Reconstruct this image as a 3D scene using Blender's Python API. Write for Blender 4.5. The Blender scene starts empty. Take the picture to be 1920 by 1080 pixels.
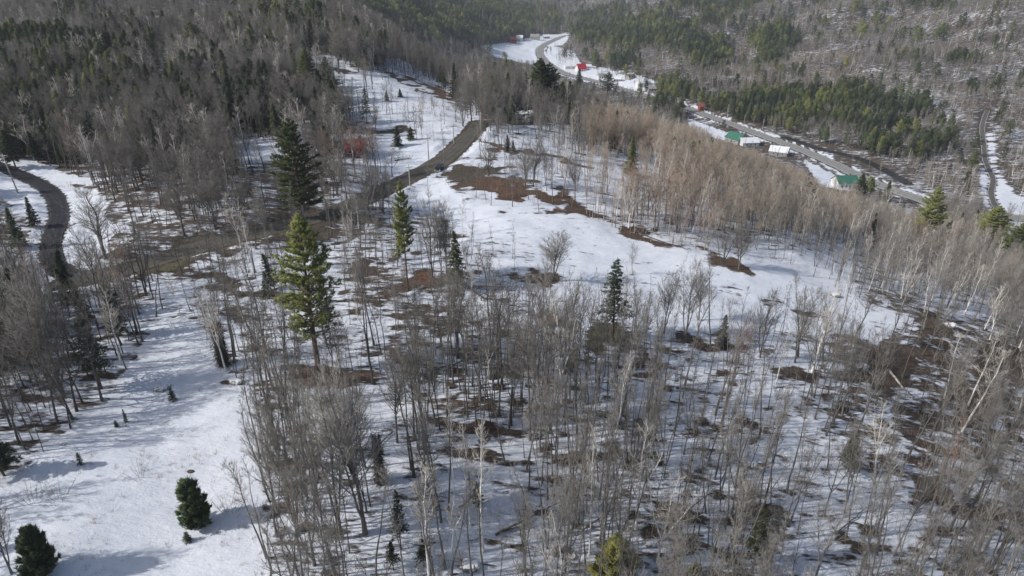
import bpy, math, random
import numpy as np
from mathutils import Vector, Matrix

# ------------------------------------------------------------------ camera, sky, sun, exposure
S = bpy.context.scene
COL = S.collection
PITCH = math.radians(26.0)
CAMZ = 60.0
cam_d = bpy.data.cameras.new('camera')
cam_d.sensor_width = 36.0; cam_d.lens = 24.0; cam_d.clip_start = 1.0; cam_d.clip_end = 12000
cam = bpy.data.objects.new('camera', cam_d); COL.objects.link(cam)
cam.location = (0, 0, CAMZ); cam.rotation_euler = (math.radians(90) - PITCH, 0, 0)
S.camera = cam

SUN_EL, SUN_AZ = math.radians(36.0), math.radians(-104.0)   # azimuth from +Y, clockwise positive (to +X)
W = bpy.data.worlds.new('World'); S.world = W; W.use_nodes = True
nt = W.node_tree; nt.nodes.clear()
sky = nt.nodes.new('ShaderNodeTexSky'); sky.sky_type = 'NISHITA'; sky.sun_disc = False
sky.sun_elevation = SUN_EL; sky.sun_rotation = SUN_AZ; sky.air_density = 1.0; sky.dust_density = 2.0
bg = nt.nodes.new('ShaderNodeBackground'); bg.inputs['Strength'].default_value = 0.10
wo = nt.nodes.new('ShaderNodeOutputWorld')
nt.links.new(sky.outputs[0], bg.inputs[0]); nt.links.new(bg.outputs[0], wo.inputs[0])
sd = bpy.data.lights.new('sun', 'SUN'); sd.energy = 3.9; sd.angle = math.radians(0.6); sd.color = (1.0, 0.97, 0.92)
sun = bpy.data.objects.new('sun', sd); COL.objects.link(sun)
to_sun = Vector((math.sin(SUN_AZ)*math.cos(SUN_EL), math.cos(SUN_AZ)*math.cos(SUN_EL), math.sin(SUN_EL)))
sun.rotation_euler = to_sun.to_track_quat('Z', 'Y').to_euler(); sun.location = (-200, 0, 200)
S.view_settings.view_transform = 'Standard'; S.view_settings.look = 'None'
S.view_settings.exposure = 0.18; S.view_settings.gamma = 1.0
S.view_settings.use_curve_mapping = False
S.cycles.max_bounces = 4; S.cycles.diffuse_bounces = 2; S.cycles.glossy_bounces = 1
S.cycles.transmission_bounces = 1; S.cycles.volume_bounces = 0; S.cycles.transparent_max_bounces = 4

# ------------------------------------------------------------------ pixel <-> world (photo 1920 x 1080)
F = 1280.0; CP, SP = math.cos(PITCH), math.sin(PITCH)
def project(x, y, z):
    r = z - CAMZ
    d = y*CP - r*SP; up = y*SP + r*CP
    d = np.maximum(d, 0.1)
    return 960 + F*x/d, 540 - F*up/d, d

# ------------------------------------------------------------------ terrain height
CPTS = [ # photo column u, distance y, height z
 (-500,30,2),(0,30,-2),(960,30,-6),(1900,30,-14),(2500,30,-18),
 (-400,52,1),(100,52,-1),(500,52,-3),(960,55,-5),(1400,58,-8),(1900,60,-13),(2400,60,-19),
 (-300,92,4),(100,92,1),(400,92,0),(700,92,0),(960,94,-1),(1300,97,-4),(1600,101,-8),(1900,105,-15),(2300,110,-25),
 (-200,130,6),(100,130,2),(400,128,3),(650,130,3),(900,135,3),(1200,140,0),(1500,150,-6),(1750,150,-14),(2000,155,-24),(2300,150,-35),
 (-300,190,16),(0,190,8),(300,185,8),(600,190,7),(770,190,5),(850,200,6),(960,205,6),(1100,205,3),(1300,205,-4),(1500,205,-16),(1750,200,-30),(2100,200,-44),
 (1000,255,5),(1150,250,-2),(1300,258,-12),
 (760,235,10),(650,250,12),(700,280,16),(600,310,21),(870,240,9),(870,280,8),
 (100,260,13),(-300,260,26),(350,260,15),(500,270,16),(100,330,25),(400,340,26),(600,380,27),(700,370,22),(-300,340,42),
 (0,450,52),(400,450,42),(600,450,34),(-400,450,80),(-200,700,125),(300,700,62),(500,700,28),
 (800,325,9),(900,315,5),(960,310,3),(1040,320,-2),(1100,300,-7),(1200,285,-11),
 (700,500,10),(800,470,-14),(900,450,-28),(1000,400,-32),(1100,400,-38),(1300,370,-46),(1550,320,-50),(1800,280,-56),(2200,300,-66),
 (800,700,-40),(900,700,-58),(1000,600,-60),
 (1900,355,-66),(1700,400,-66),(1580,440,-66),(1450,500,-67),(1290,630,-68),(1100,800,-69),(1030,1050,-70),(1000,1150,-71),(1060,1350,-71),(950,1150,-71),(1000,1350,-70),
 (700,700,3),(700,1000,15),(600,750,25),(500,1000,70),(800,900,-26),(800,1200,-12),(900,1200,-46),(900,1500,-24),(1000,1600,-60),(1000,2000,-45),(1100,1500,-64),(1100,1900,-44),
 (1200,1000,-50),(1200,1400,-28),(1300,700,-60),(1300,950,-42),(1300,1300,-22),(1600,500,-62),(1600,650,-50),(1600,900,-20),(1600,1100,5),
 (1900,420,-64),(1900,600,-40),(1900,800,0),(1900,1000,42),(2300,400,-60),(2300,600,-25),(2300,900,50),
 (-400,1200,260),(200,1500,230),(600,1500,150),(900,2400,60),(1100,2600,40),(1300,2000,20),(1340,2600,60),(1600,1600,90),(2000,1600,180),(2400,1600,240),
 (-400,3500,500),(400,3500,430),(800,3500,330),(1200,3500,300),(1600,3500,380),(2300,3500,480),
]
def _warp(x, y):
    yy = np.maximum(y, 30.0)
    a = np.clip(x/yy, -1.5, 1.5)
    return a*2.0, np.log(yy)
_pts = []
for u, y, z in CPTS:
    d = y*CP + (CAMZ - z)*SP
    _pts.append(((u-960)/F*d, y, z))
_P = np.array(_pts, float)
_A, _B = _warp(_P[:, 0], _P[:, 1])
def _phi(r2): return 0.5*r2*np.log(np.maximum(r2, 1e-12))
_n = len(_P)
_K = _phi((_A[:, None]-_A[None])**2 + (_B[:, None]-_B[None])**2) + np.eye(_n)*0.004
_Q = np.stack([np.ones(_n), _A, _B], 1)
_M = np.block([[_K, _Q], [_Q.T, np.zeros((3, 3))]])
_w = np.linalg.solve(_M, np.concatenate([_P[:, 2], [0, 0, 0]]))
def _hash(ix, iy, s):
    h = (ix*374761393 + iy*668265263 + s*974711) & 0x7fffffff
    h = ((h ^ (h >> 13))*1274126177) & 0x7fffffff
    return ((h ^ (h >> 16)) & 0xffff)/65535.0
def vnoise(x, y, s=0):
    ix = np.floor(x).astype(np.int64); iy = np.floor(y).astype(np.int64)
    fx = x-ix; fy = y-iy; fx = fx*fx*(3-2*fx); fy = fy*fy*(3-2*fy)
    a = _hash(ix, iy, s); b = _hash(ix+1, iy, s); c = _hash(ix, iy+1, s); d = _hash(ix+1, iy+1, s)
    return (a*(1-fx)+b*fx)*(1-fy) + (c*(1-fx)+d*fx)*fy - 0.5
def H(x, y):
    x = np.asarray(x, float); y = np.asarray(y, float); shp = x.shape
    x = x.ravel(); y = y.ravel(); out = np.zeros(len(x))
    for i in range(0, len(x), 40000):
        xs, ys = x[i:i+40000], y[i:i+40000]
        a, b = _warp(xs, ys)
        r2 = (a[:, None]-_A[None])**2 + (b[:, None]-_B[None])**2
        z = _phi(r2) @ _w[:_n] + _w[_n] + _w[_n+1]*a + _w[_n+2]*b
        far = np.clip((ys-380)/400, 0, 1)
        z += vnoise(xs/14, ys/14, 1)*1.3 + vnoise(xs/5, ys/5, 2)*0.45
        z += far*np.clip((z+69)/25, 0, 1)*(vnoise(xs/90, ys/90, 3)*26 + vnoise(xs/35, ys/35, 4)*8)
        out[i:i+40000] = z
    return out.reshape(shp)
def at(u, v, ymin=30.0):
    """ground point seen at photo pixel (u, v), beyond ymin"""
    t = (540-v)/F
    dy = CP + SP*t; dz = -SP + CP*t; dx = (u-960)/F
    ys = ymin*np.exp(np.linspace(0, math.log(4000/ymin), 1500))
    zr = CAMZ + ys*dz/dy; xr = ys*dx/dy
    h = H(xr, ys)
    below = np.nonzero(zr < h)[0]
    if len(below) == 0: i = len(ys)-1; return Vector((xr[i], ys[i], h[i]))
    i = max(below[0], 1)
    f = (zr[i-1]-h[i-1])/max((zr[i-1]-h[i-1])-(zr[i]-h[i]), 1e-6)
    f = min(max(f, 0), 1)
    y = ys[i-1]+(ys[i]-ys[i-1])*f; x = y*dx/dy
    return Vector((x, y, float(H(np.array([x]), np.array([y]))[0])))
def height_to(P, vtop):
    """height of a thing standing at P whose top is seen in photo row vtop"""
    t = (540-vtop)/F
    r = P.z-CAMZ; f = P.y*CP - r*SP; up = P.y*SP + r*CP
    return (t*f-up)/(CP+t*SP)
def pxm(P):
    r = P.z-CAMZ
    return (P.y*CP - r*SP)/F      # metres per photo pixel at P

# ------------------------------------------------------------------ polygons in plan
def inpoly(u, v, poly):
    c = np.zeros(u.shape, bool); n = len(poly)
    for i in range(n):
        x1, y1 = poly[i]; x2, y2 = poly[(i+1) % n]
        if y1 == y2: continue
        k = ((y1 > v) != (y2 > v)) & (u < (x2-x1)*(v-y1)/(y2-y1)+x1)
        c ^= k
    return c

# ------------------------------------------------------------------ materials
def newmat(name):
    m = bpy.data.materials.new(name); m.use_nodes = True
    n = m.node_tree; n.nodes.clear()
    out = n.nodes.new('ShaderNodeOutputMaterial'); b = n.nodes.new('ShaderNodeBsdfPrincipled')
    n.links.new(b.outputs[0], out.inputs[0]); b.inputs['Roughness'].default_value = 0.9
    b.inputs['Specular IOR Level'].default_value = 0.15
    return m, n, b
def N(n, t, **kw):
    x = n.nodes.new(t)
    for k, v in kw.items(): setattr(x, k, v)
    return x
def ramp(n, stops, interp='LINEAR'):
    r = n.nodes.new('ShaderNodeValToRGB'); r.color_ramp.interpolation = interp
    e = r.color_ramp.elements
    while len(e) < len(stops): e.new(0.5)
    for i, (p, c) in enumerate(stops):
        e[i].position = p; e[i].color = (c[0], c[1], c[2], 1) if hasattr(c, '__len__') else (c, c, c, 1)
    return r
def noise(n, scale, detail=3, rough=0.6, vec=None, w=None):
    x = n.nodes.new('ShaderNodeTexNoise'); x.inputs['Scale'].default_value = scale
    x.inputs['Detail'].default_value = detail; x.inputs['Roughness'].default_value = rough
    if vec is not None: n.links.new(vec, x.inputs['Vector'])
    return x
def mathn(n, op, a, b=None, c=None, clamp=False):
    x = n.nodes.new('ShaderNodeMath'); x.operation = op; x.use_clamp = clamp
    for i, v in enumerate((a, b, c)):
        if v is None: continue
        if isinstance(v, (int, float)): x.inputs[i].default_value = v
        else: n.links.new(v, x.inputs[i])
    return x.outputs[0]
def mix(n, f, a, b):
    x = n.nodes.new('ShaderNodeMix'); x.data_type = 'RGBA'
    if isinstance(f, float): x.inputs[0].default_value = f
    else: n.links.new(f, x.inputs[0])
    for i, v in ((6, a), (7, b)):
        if isinstance(v, tuple): x.inputs[i].default_value = (v[0], v[1], v[2], 1)
        else: n.links.new(v, x.inputs[i])
    return x.outputs[2]

def mat_simple(name, col, var=0.25, scale=2.0, rough=0.85, bump=0.0):
    m, n, b = newmat(name)
    tc = N(n, 'ShaderNodeTexCoord'); nz = noise(n, scale, 4, 0.6, tc.outputs['Object'])
    r = ramp(n, [(0.3, tuple(c*(1-var) for c in col)), (0.7, tuple(min(c*(1+var), 1) for c in col))])
    n.links.new(nz.outputs[0], r.inputs[0]); n.links.new(r.outputs[0], b.inputs['Base Color'])
    b.inputs['Roughness'].default_value = rough
    if bump:
        bp = N(n, 'ShaderNodeBump'); bp.inputs['Strength'].default_value = bump; bp.inputs['Distance'].default_value = 0.1
        n.links.new(nz.outputs[0], bp.inputs['Height']); n.links.new(bp.outputs[0], b.inputs['Normal'])
    return m

def mat_tint(name, stops, vscale=1.0, hv=0.5):
    """colour from a per-tree tint (0..2) with slow change inside the tree and per-tree value change"""
    m, n, b = newmat(name)
    at_ = N(n, 'ShaderNodeAttribute'); at_.attribute_type = 'INSTANCER'; at_.attribute_name = 'tint'
    oi = N(n, 'ShaderNodeObjectInfo'); tc = N(n, 'ShaderNodeTexCoord')
    nz = noise(n, vscale, 3, 0.6, tc.outputs['Object'])
    t = mathn(n, 'MULTIPLY', at_.outputs['Fac'], 0.5)
    t = mathn(n, 'ADD', t, mathn(n, 'MULTIPLY', mathn(n, 'SUBTRACT', nz.outputs[0], 0.5), 0.35), clamp=True)
    r = ramp(n, stops); n.links.new(t, r.inputs[0])
    v = mathn(n, 'ADD', mathn(n, 'MULTIPLY', oi.outputs['Random'], hv), 1-hv/2)
    hs = N(n, 'ShaderNodeHueSaturation'); n.links.new(v, hs.inputs['Value']); n.links.new(r.outputs[0], hs.inputs['Color'])
    n.links.new(hs.outputs[0], b.inputs['Base Color'])
    return m
M = {}
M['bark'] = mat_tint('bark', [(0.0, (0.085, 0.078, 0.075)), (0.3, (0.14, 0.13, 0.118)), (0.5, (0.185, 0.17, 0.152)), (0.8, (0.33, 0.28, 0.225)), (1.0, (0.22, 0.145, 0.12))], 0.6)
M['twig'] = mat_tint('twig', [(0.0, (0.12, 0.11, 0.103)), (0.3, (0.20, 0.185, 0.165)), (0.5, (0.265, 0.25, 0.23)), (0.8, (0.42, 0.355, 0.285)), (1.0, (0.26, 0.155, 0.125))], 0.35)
M['birch'] = mat_simple('birch_bark', (0.80, 0.78, 0.74), 0.22, 1.5)
M['birch_twig'] = mat_simple('birch_twig', (0.50, 0.46, 0.41), 0.25, 1.0)
M['con_bark'] = mat_simple('conifer_bark', (0.13, 0.10, 0.08), 0.3, 1.2)
M['needle'] = mat_tint('needles', [(0.0, (0.038, 0.052, 0.036)), (0.35, (0.078, 0.10, 0.045)), (0.65, (0.17, 0.185, 0.06)), (1.0, (0.27, 0.26, 0.08))], 0.5, 0.6)
M['dead'] = mat_simple('dead_wood', (0.10, 0.085, 0.075), 0.35, 2.0)
M['brushred'] = mat_simple('red_twig', (0.19, 0.10, 0.075), 0.3, 0.8)
M['grassdry'] = mat_simple('dry_stem', (0.30, 0.23, 0.15), 0.3, 1.5)

# terrain material: snow, melted blotches of leaf litter, rusty and olive ground
def terrain_mat():
    m, n, b = newmat('snow_and_leaf_litter')
    tc = N(n, 'ShaderNodeTexCoord'); P = tc.outputs['Object']
    ab = N(n, 'ShaderNodeAttribute'); ab.attribute_name = 'bare'
    ar = N(n, 'ShaderNodeAttribute'); ar.attribute_name = 'rust'
    mp = N(n, 'ShaderNodeMapping'); mp.inputs['Rotation'].default_value = (0, 0, math.radians(18)); mp.inputs['Scale'].default_value = (0.55, 1.7, 1)
    n.links.new(P, mp.inputs[0])
    n1 = noise(n, 0.26, 7, 0.68, mp.outputs[0]); n2 = noise(n, 0.9, 4, 0.62, mp.outputs[0]); n3 = noise(n, 0.03, 4, 0.6, P)
    s = mathn(n, 'ADD', mathn(n, 'MULTIPLY', n1.outputs[0], 0.62), mathn(n, 'MULTIPLY', n2.outputs[0], 0.38))
    s = mathn(n, 'ADD', s, mathn(n, 'MULTIPLY', mathn(n, 'SUBTRACT', n3.outputs[0], 0.5), 0.25))
    # snow where s > threshold(bare)
    th = mathn(n, 'MULTIPLY_ADD', ab.outputs['Fac'], 0.46, 0.27)
    d = mathn(n, 'SUBTRACT', s, th)
    snow = mathn(n, 'MULTIPLY_ADD', d, 16.0, 0.5, clamp=True)
    g1 = noise(n, 1.7, 5, 0.7, P)
    lit = ramp(n, [(0.25, (0.032, 0.027, 0.023)), (0.5, (0.075, 0.062, 0.05)), (0.75, (0.15, 0.125, 0.10))]); n.links.new(g1.outputs[0], lit.inputs[0])
    rus = ramp(n, [(0.25, (0.05, 0.03, 0.02)), (0.5, (0.115, 0.066, 0.045)), (0.75, (0.19, 0.125, 0.08))]); n.links.new(g1.outputs[0], rus.inputs[0])
    oli = ramp(n, [(0.25, (0.04, 0.045, 0.02)), (0.5, (0.09, 0.09, 0.045)), (0.75, (0.17, 0.15, 0.08))]); n.links.new(g1.outputs[0], oli.inputs[0])
    f1 = mathn(n, 'MULTIPLY', ar.outputs['Fac'], 1.0, clamp=True)
    f2 = mathn(n, 'MULTIPLY', ar.outputs['Fac'], -1.0, clamp=True)
    gc = mix(n, f1, lit.outputs[0], rus.outputs[0]); gc = mix(n, f2, gc, oli.outputs[0])
    sn = noise(n, 0.35, 5, 0.6, P)
    sc = ramp(n, [(0.3, (0.63, 0.665, 0.74)), (0.7, (0.77, 0.795, 0.845))]); n.links.new(sn.outputs[0], sc.inputs[0])
    # fine litter scattered on the snow
    lf = noise(n, 3.2, 3, 0.75, P)
    lm = mathn(n, 'MULTIPLY', mathn(n, 'MULTIPLY_ADD', lf.outputs[0], 9.0, -5.4, clamp=True), mathn(n, 'MULTIPLY_ADD', ab.outputs['Fac'], 0.9, 0.12, clamp=True))
    scol = mix(n, lm, sc.outputs[0], (0.2, 0.16, 0.13))
    c = mix(n, snow, gc, scol)
    n.links.new(c, b.inputs['Base Color'])
    bp = N(n, 'ShaderNodeBump'); bp.inputs['Strength'].default_value = 0.6; bp.inputs['Distance'].default_value = 0.35
    hh = mathn(n, 'ADD', mathn(n, 'MULTIPLY', snow, 0.7), mathn(n, 'MULTIPLY', g1.outputs[0], 0.5))
    hh = mathn(n, 'ADD', hh, mathn(n, 'MULTIPLY', n2.outputs[0], 0.8))
    n.links.new(hh, bp.inputs['Height']); n.links.new(bp.outputs[0], b.inputs['Normal'])
    return m
M['ground'] = terrain_mat()

# ------------------------------------------------------------------ object helpers
def mesh_obj(name, verts, faces, mats, parent=None, midx=None, smooth=False):
    me = bpy.data.meshes.new(name)
    me.from_pydata([tuple(v) for v in verts], [], [tuple(f) for f in faces])
    for m in (mats if isinstance(mats, (list, tuple)) else [mats]): me.materials.append(m)
    if midx is not None: me.polygons.foreach_set('material_index', midx)
    if smooth: me.polygons.foreach_set('use_smooth', [True]*len(me.polygons))
    me.update()
    o = bpy.data.objects.new(name, me); COL.objects.link(o)
    if parent: o.parent = parent
    return o
def tri_mesh(name, V, T, mats, midx=None):
    """fast triangle mesh from numpy arrays"""
    me = bpy.data.meshes.new(name)
    V = np.asarray(V, np.float32); T = np.asarray(T, np.int32)
    me.vertices.add(len(V)); me.vertices.foreach_set('co', V.ravel())
    me.loops.add(T.size); me.loops.foreach_set('vertex_index', T.ravel())
    me.polygons.add(len(T)); me.polygons.foreach_set('loop_start', np.arange(0, T.size, 3, dtype=np.int32))
    try: me.polygons.foreach_set('loop_total', np.full(len(T), 3, np.int32))
    except Exception: pass
    for m in mats: me.materials.append(m)
    if midx is not None: me.polygons.foreach_set('material_index', np.asarray(midx, np.int32))
    me.update(calc_edges=True); me.validate()
    return me
def tag(o, label=None, cat=None, group=None, kind=None):
    if label: o['label'] = label
    if cat: o['category'] = cat
    if group: o['group'] = group
    if kind: o['kind'] = kind
    return o
def empty(name, loc, rz=0.0, scale=(1, 1, 1)):
    o = bpy.data.objects.new(name, None); COL.objects.link(o)
    o.location = loc; o.rotation_euler = (0, 0, rz); o.scale = scale; o.empty_display_size = 0.5
    return o

class Geo:
    """collects tubes and pointed twigs as triangles"""
    def __init__(s): s.V = []; s.T = []; s.n = 0
    def add(s, V, T):
        s.V.append(V); s.T.append(T+s.n); s.n += len(V)
    def tube(s, pts, rad, k=5):
        pts = np.asarray(pts, float); m = len(pts)
        d = np.gradient(pts, axis=0); d /= np.linalg.norm(d, axis=1)[:, None]+1e-9
        a = np.cross(d, [0.31, 0.95, 0.05]); a /= np.linalg.norm(a, axis=1)[:, None]+1e-9
        b = np.cross(d, a)
        th = np.arange(k)*2*np.pi/k
        V = pts[:, None] + np.asarray(rad)[:, None, None]*(np.cos(th)[None, :, None]*a[:, None]+np.sin(th)[None, :, None]*b[:, None])
        V = V.reshape(-1, 3); T = []
        for i in range(m-1):
            for j in range(k):
                p = i*k+j; q = i*k+(j+1) % k
                T += [(p, q, p+k), (q, q+k, p+k)]
        s.add(V, np.array(T))
    def spikes(s, P, D, L, R):
        """P bases, D unit directions, L lengths, R base radii: three-sided pointed twigs"""
        P = np.asarray(P, float); n = len(P)
        if n == 0: return
        D = np.asarray(D, float); D = D/(np.linalg.norm(D, axis=1)[:, None]+1e-9)
        L = np.broadcast_to(L, (n,)); R = np.broadcast_to(R, (n,))
        a = np.cross(D, [0.31, 0.15, 0.93]); a /= np.linalg.norm(a, axis=1)[:, None]+1e-9
        b = np.cross(D, a); V = np.zeros((n, 4, 3))
        for j in range(3):
            th = j*2.0944
            V[:, j] = P + R[:, None]*(math.cos(th)*a+math.sin(th)*b)
        V[:, 3] = P + D*L[:, None]
        base = np.arange(n)[:, None]*4
        T = np.concatenate([base+np.array([0, 1, 3]), base+np.array([1, 2, 3]), base+np.array([2, 0, 3])])
        s.add(V.reshape(-1, 3), T)
    def arrays(s): return np.concatenate(s.V), np.concatenate(s.T)

def unit(v): return v/(np.linalg.norm(v, axis=-1, keepdims=True)+1e-9)

def gen_bare(rng, h, spread, b0, nl, n2, n3, rtw=1.0, fork=0, lean=0.0, up=0.9, r0=None):
    """leafless hardwood: returns (trunk Geo, crown Geo)"""
    tr, cr = Geo(), Geo()
    r0 = r0 or h*0.0085
    stems = [(np.zeros(3), 1.0, 0.0, rng.uniform(0, 6.28))]
    for k in range(fork): stems.append((None, rng.uniform(0.75, 0.95), rng.uniform(0.10, 0.22), rng.uniform(0, 6.28)))
    main = None
    for si, (base, hf, sl, az) in enumerate(stems):
        m = 9; tt = np.linspace(0, 1, m)
        wob = np.cumsum(rng.normal(0, 0.016*h, (m, 2)), axis=0)*tt[:, None]
        ln = lean*h*tt**1.3
        pts = np.stack([wob[:, 0]+ln, wob[:, 1], tt*h], 1)
        if si == 0: main = pts; t0 = 0.0
        else:
            t0 = rng.uniform(0.0, 0.4) if fork > 1 else rng.uniform(0.15, 0.5)
            start = np.array([np.interp(t0, tt, main[:, c]) for c in range(3)])
            hh = h*hf - start[2]
            off = np.array([math.cos(az), math.sin(az)])*hh*sl*1.6
            pts = np.stack([start[0]+off[0]*tt**0.7+wob[:, 0]*.6, start[1]+off[1]*tt**0.7+wob[:, 1]*.6, start[2]+tt*hh], 1)
        rad = (r0 if si == 0 else r0*0.65*(1-t0*0.5))*(1-tt*0.88)
        if si == 0: rad[0] *= 1.35
        tr.tube(pts, rad, 6)
        nls = nl if si == 0 else int(nl*0.55)
        bs = b0 if si == 0 else max(0.15, (b0-t0)/(1-t0))
        ts = bs + (1-bs)*np.sort(rng.uniform(0, 0.97, nls))
        azs = np.arange(nls)*2.4 + rng.uniform(0, 0.8, nls)
        for t, a in zip(ts, azs):
            p0 = np.array([np.interp(t, tt, pts[:, c]) for c in range(3)])
            q = (t-bs)/(1-bs)
            L = spread*(0.55+0.45*math.sin(min(q*2.6+0.5, 3.0)))*(1-0.55*q)*rng.uniform(0.65, 1.2)
            el = up*rng.uniform(0.55, 1.15)+0.25*q
            d0 = np.array([math.cos(a)*math.cos(el), math.sin(a)*math.cos(el), math.sin(el)])
            k = 4; s = np.linspace(0, 1, k+1)[:, None]
            cur = np.array([0, 0, 1.0])*L*0.28
            lp = p0 + d0*L*s + cur*s**2 + np.cumsum(rng.normal(0, 0.035*L, (k+1, 3)), axis=0)*s
            rl = max(0.018*rtw, r0*(1-t*.88)*0.42)
            cr.tube(lp, np.linspace(rl, 0.010*rtw, k+1), 3)
            if n2 == 0: continue
            u2 = rng.uniform(0.2, 1.0, n2)
            P2 = np.stack([np.interp(u2, s[:, 0], lp[:, c]) for c in range(3)], 1)
            dl = unit(lp[-1]-lp[0])
            D2 = unit(dl*0.9 + rng.normal(0, 0.55, (n2, 3)) + np.array([0, 0, 0.35]))
            L2 = L*rng.uniform(0.25, 0.5, n2)*(1.15-u2*0.5)+0.25
            cr.spikes(P2, D2, L2, 0.016*rtw)
            if n3:
                i3 = np.repeat(np.arange(n2), n3); u3 = rng.uniform(0.15, 0.95, n2*n3)
                P3 = P2[i3]+D2[i3]*(L2[i3]*u3)[:, None]
                D3 = unit(D2[i3]*0.8 + rng.normal(0, 0.5, (n2*n3, 3)) + np.array([0, 0, 0.3]))
                L3 = L2[i3]*rng.uniform(0.3, 0.65, n2*n3)
                cr.spikes(P3, D3, L3, 0.0105*rtw)
    return tr, cr

def gen_conifer(rng, h, R, b0, kind='spruce', nb=None, tuft=26, nd=5, nsz=0.34, sparse=1.0):
    tr, cr = Geo(), Geo()
    r0 = h*(0.016 if kind == 'pine' else 0.013)
    m = 8; tt = np.linspace(0, 1, m)
    wob = np.cumsum(rng.normal(0, 0.004*h, (m, 2)), axis=0)*tt[:, None]
    pts = np.stack([wob[:, 0], wob[:, 1], tt*h*0.985], 1)
    tr.tube(pts, r0*(1-tt*0.93), 7)
    nb = nb or int(h*(4.2 if kind == 'pine' else 6))
    ts = b0 + (1-b0)*(np.arange(nb)+rng.uniform(0, 1, nb))/nb
    if kind == 'pine':    # whorls
        nw = max(5, int((1-b0)*h/1.15)); ts = b0+(1-b0)*(np.round((ts-b0)/(1-b0)*nw)/nw)*0.985
    az = np.arange(nb)*2.4+rng.uniform(0, 1.2, nb)
    for t, a in zip(ts, az):
        q = (t-b0)/(1-b0)
        p0 = np.array([np.interp(t, tt, pts[:, 0]), np.interp(t, tt, pts[:, 1]), t*h*0.985])
        if kind == 'pine':
            env = (0.42+0.58*math.sin(min(1.0, (q+0.18)*1.5)*1.57))*(1-q**2.2)+0.05
            L = R*env*rng.choice([0.55, 0.8, 1.0, 1.12], p=[.2, .3, .3, .2])
            el = rng.uniform(0.0, 0.25)+0.65*q; droop = 0.12
        elif kind == 'bush':
            L = R*(math.sqrt(max(0, 1-q**1.5))*.93+.07)*rng.uniform(0.62, 1.22); el = rng.uniform(0.2, 0.55)+0.6*q; droop = 0.05
        elif kind == 'hemlock':
            L = R*((1-q)**0.75*0.95+0.05)*rng.uniform(0.65, 1.1); el = rng.uniform(-0.1, 0.2)+0.35*q; droop = -0.22
        else:
            L = R*((1-q)**0.9*0.96+0.04)*rng.uniform(0.75, 1.1); el = rng.uniform(-0.15, 0.1)+0.5*q; droop = -0.1
        d = np.array([math.cos(a)*math.cos(el), math.sin(a)*math.cos(el), math.sin(el)])
        side = np.array([-math.sin(a), math.cos(a), 0])
        tip = p0+d*L+np.array([0, 0, droop*L])
        s3 = np.array([0, .5, 1])[:, None]
        cr_pts = p0 + d*L*s3 + np.array([0, 0, droop*L])*s3**2
        tr.tube(cr_pts, [max(.012, r0*(1-t)*0.5+.01), max(.01, r0*(1-t)*.3), 0.008], 3)
        nt_ = max(3, int(tuft*L/R*sparse+2))
        u = rng.uniform(0.12 if kind != 'pine' else 0.3, 1.0, nt_)
        wd = L*(0.34 if kind != 'pine' else 0.30)
        lat = rng.uniform(-1, 1, nt_)*wd*(1.08-u)
        if kind == 'pine': lat = rng.uniform(-1, 1, nt_)*wd*np.sqrt(np.clip(1.15-u, 0, 1))
        Pc = p0 + d*(L*u)[:, None] + np.array([0, 0, droop*L])*(u**2)[:, None] + side*lat[:, None]
        Pc[:, 2] += rng.normal(0, 0.06, nt_)*L**0.5 - np.abs(lat)*(0.15 if kind != 'pine' else -0.1)
        i = np.repeat(np.arange(nt_), nd)
        out = unit(d*0.7 + side*np.sign(lat)[:, None]*0.5)
        zb = 0.6 if kind in ('pine', 'bush') else (-0.12 if kind == 'hemlock' else 0.05)
        D = unit(out[i] + rng.normal(0, 0.5, (len(i), 3))*np.array([1, 1, 0.7]) + np.array([0, 0, zb]))
        cr.spikes(Pc[i]+rng.normal(0, 0.09 if kind == 'bush' else 0.07, (len(i), 3)), D, nsz*rng.uniform(0.6, 1.3, len(i)), nsz*0.17)
    # leader
    k = 14; zz = np.linspace(0.93, 1.0, k)*h
    Pt = np.stack([np.full(k, pts[-1, 0]), np.full(k, pts[-1, 1]), zz], 1)
    cr.spikes(Pt, unit(rng.normal(0, 1, (k, 3))*np.array([1, 1, .3])+np.array([0, 0, .6])), nsz*1.0, nsz*.17)
    return tr, cr

class Variant:
    """a tree kind: trunk mesh and crown mesh, and a joined mesh used in far masses"""
    def __init__(s, name, geos, mats, h, r=3.0):
        s.h = h; s.r = r; s.parts = []
        for (pn, g), m in zip(geos, mats):
            V, T = g.arrays(); s.parts.append((pn, tri_mesh(name+'_'+pn, V, T, [m])))
        Vs, Ts, mi = [], [], []; n = 0
        for k, (pn, g) in enumerate(geos):
            V, T = g.arrays(); Vs.append(V); Ts.append(T+n); n += len(V); mi += [k]*len(T)
        s.joined = tri_mesh(name, np.concatenate(Vs), np.concatenate(Ts), list(mats), mi)
def place(var, name, loc, h, wscale=None, rz=0.0, tint=1.0, label=None, cat='tree', group=None, tilt=(0, 0)):
    s = h/var.h; w = wscale if wscale else s
    o = empty(name, loc, rz, (w, w, s)); o.rotation_euler = (tilt[0], tilt[1], rz)
    tag(o, label, cat, group)
    for pn, me in var.parts:
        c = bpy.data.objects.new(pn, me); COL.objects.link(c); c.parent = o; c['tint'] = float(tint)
    return o
RNG = np.random.default_rng(7)
def bare_var(nm, h, spread, b0, nl, n2, n3, rtw=1., **k):
    t, c = gen_bare(RNG, h, spread, b0, nl, n2, n3, rtw, **k)
    return Variant(nm, [('trunk', t), ('crown', c)], [M['bark'], M['twig']], h, spread)
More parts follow.
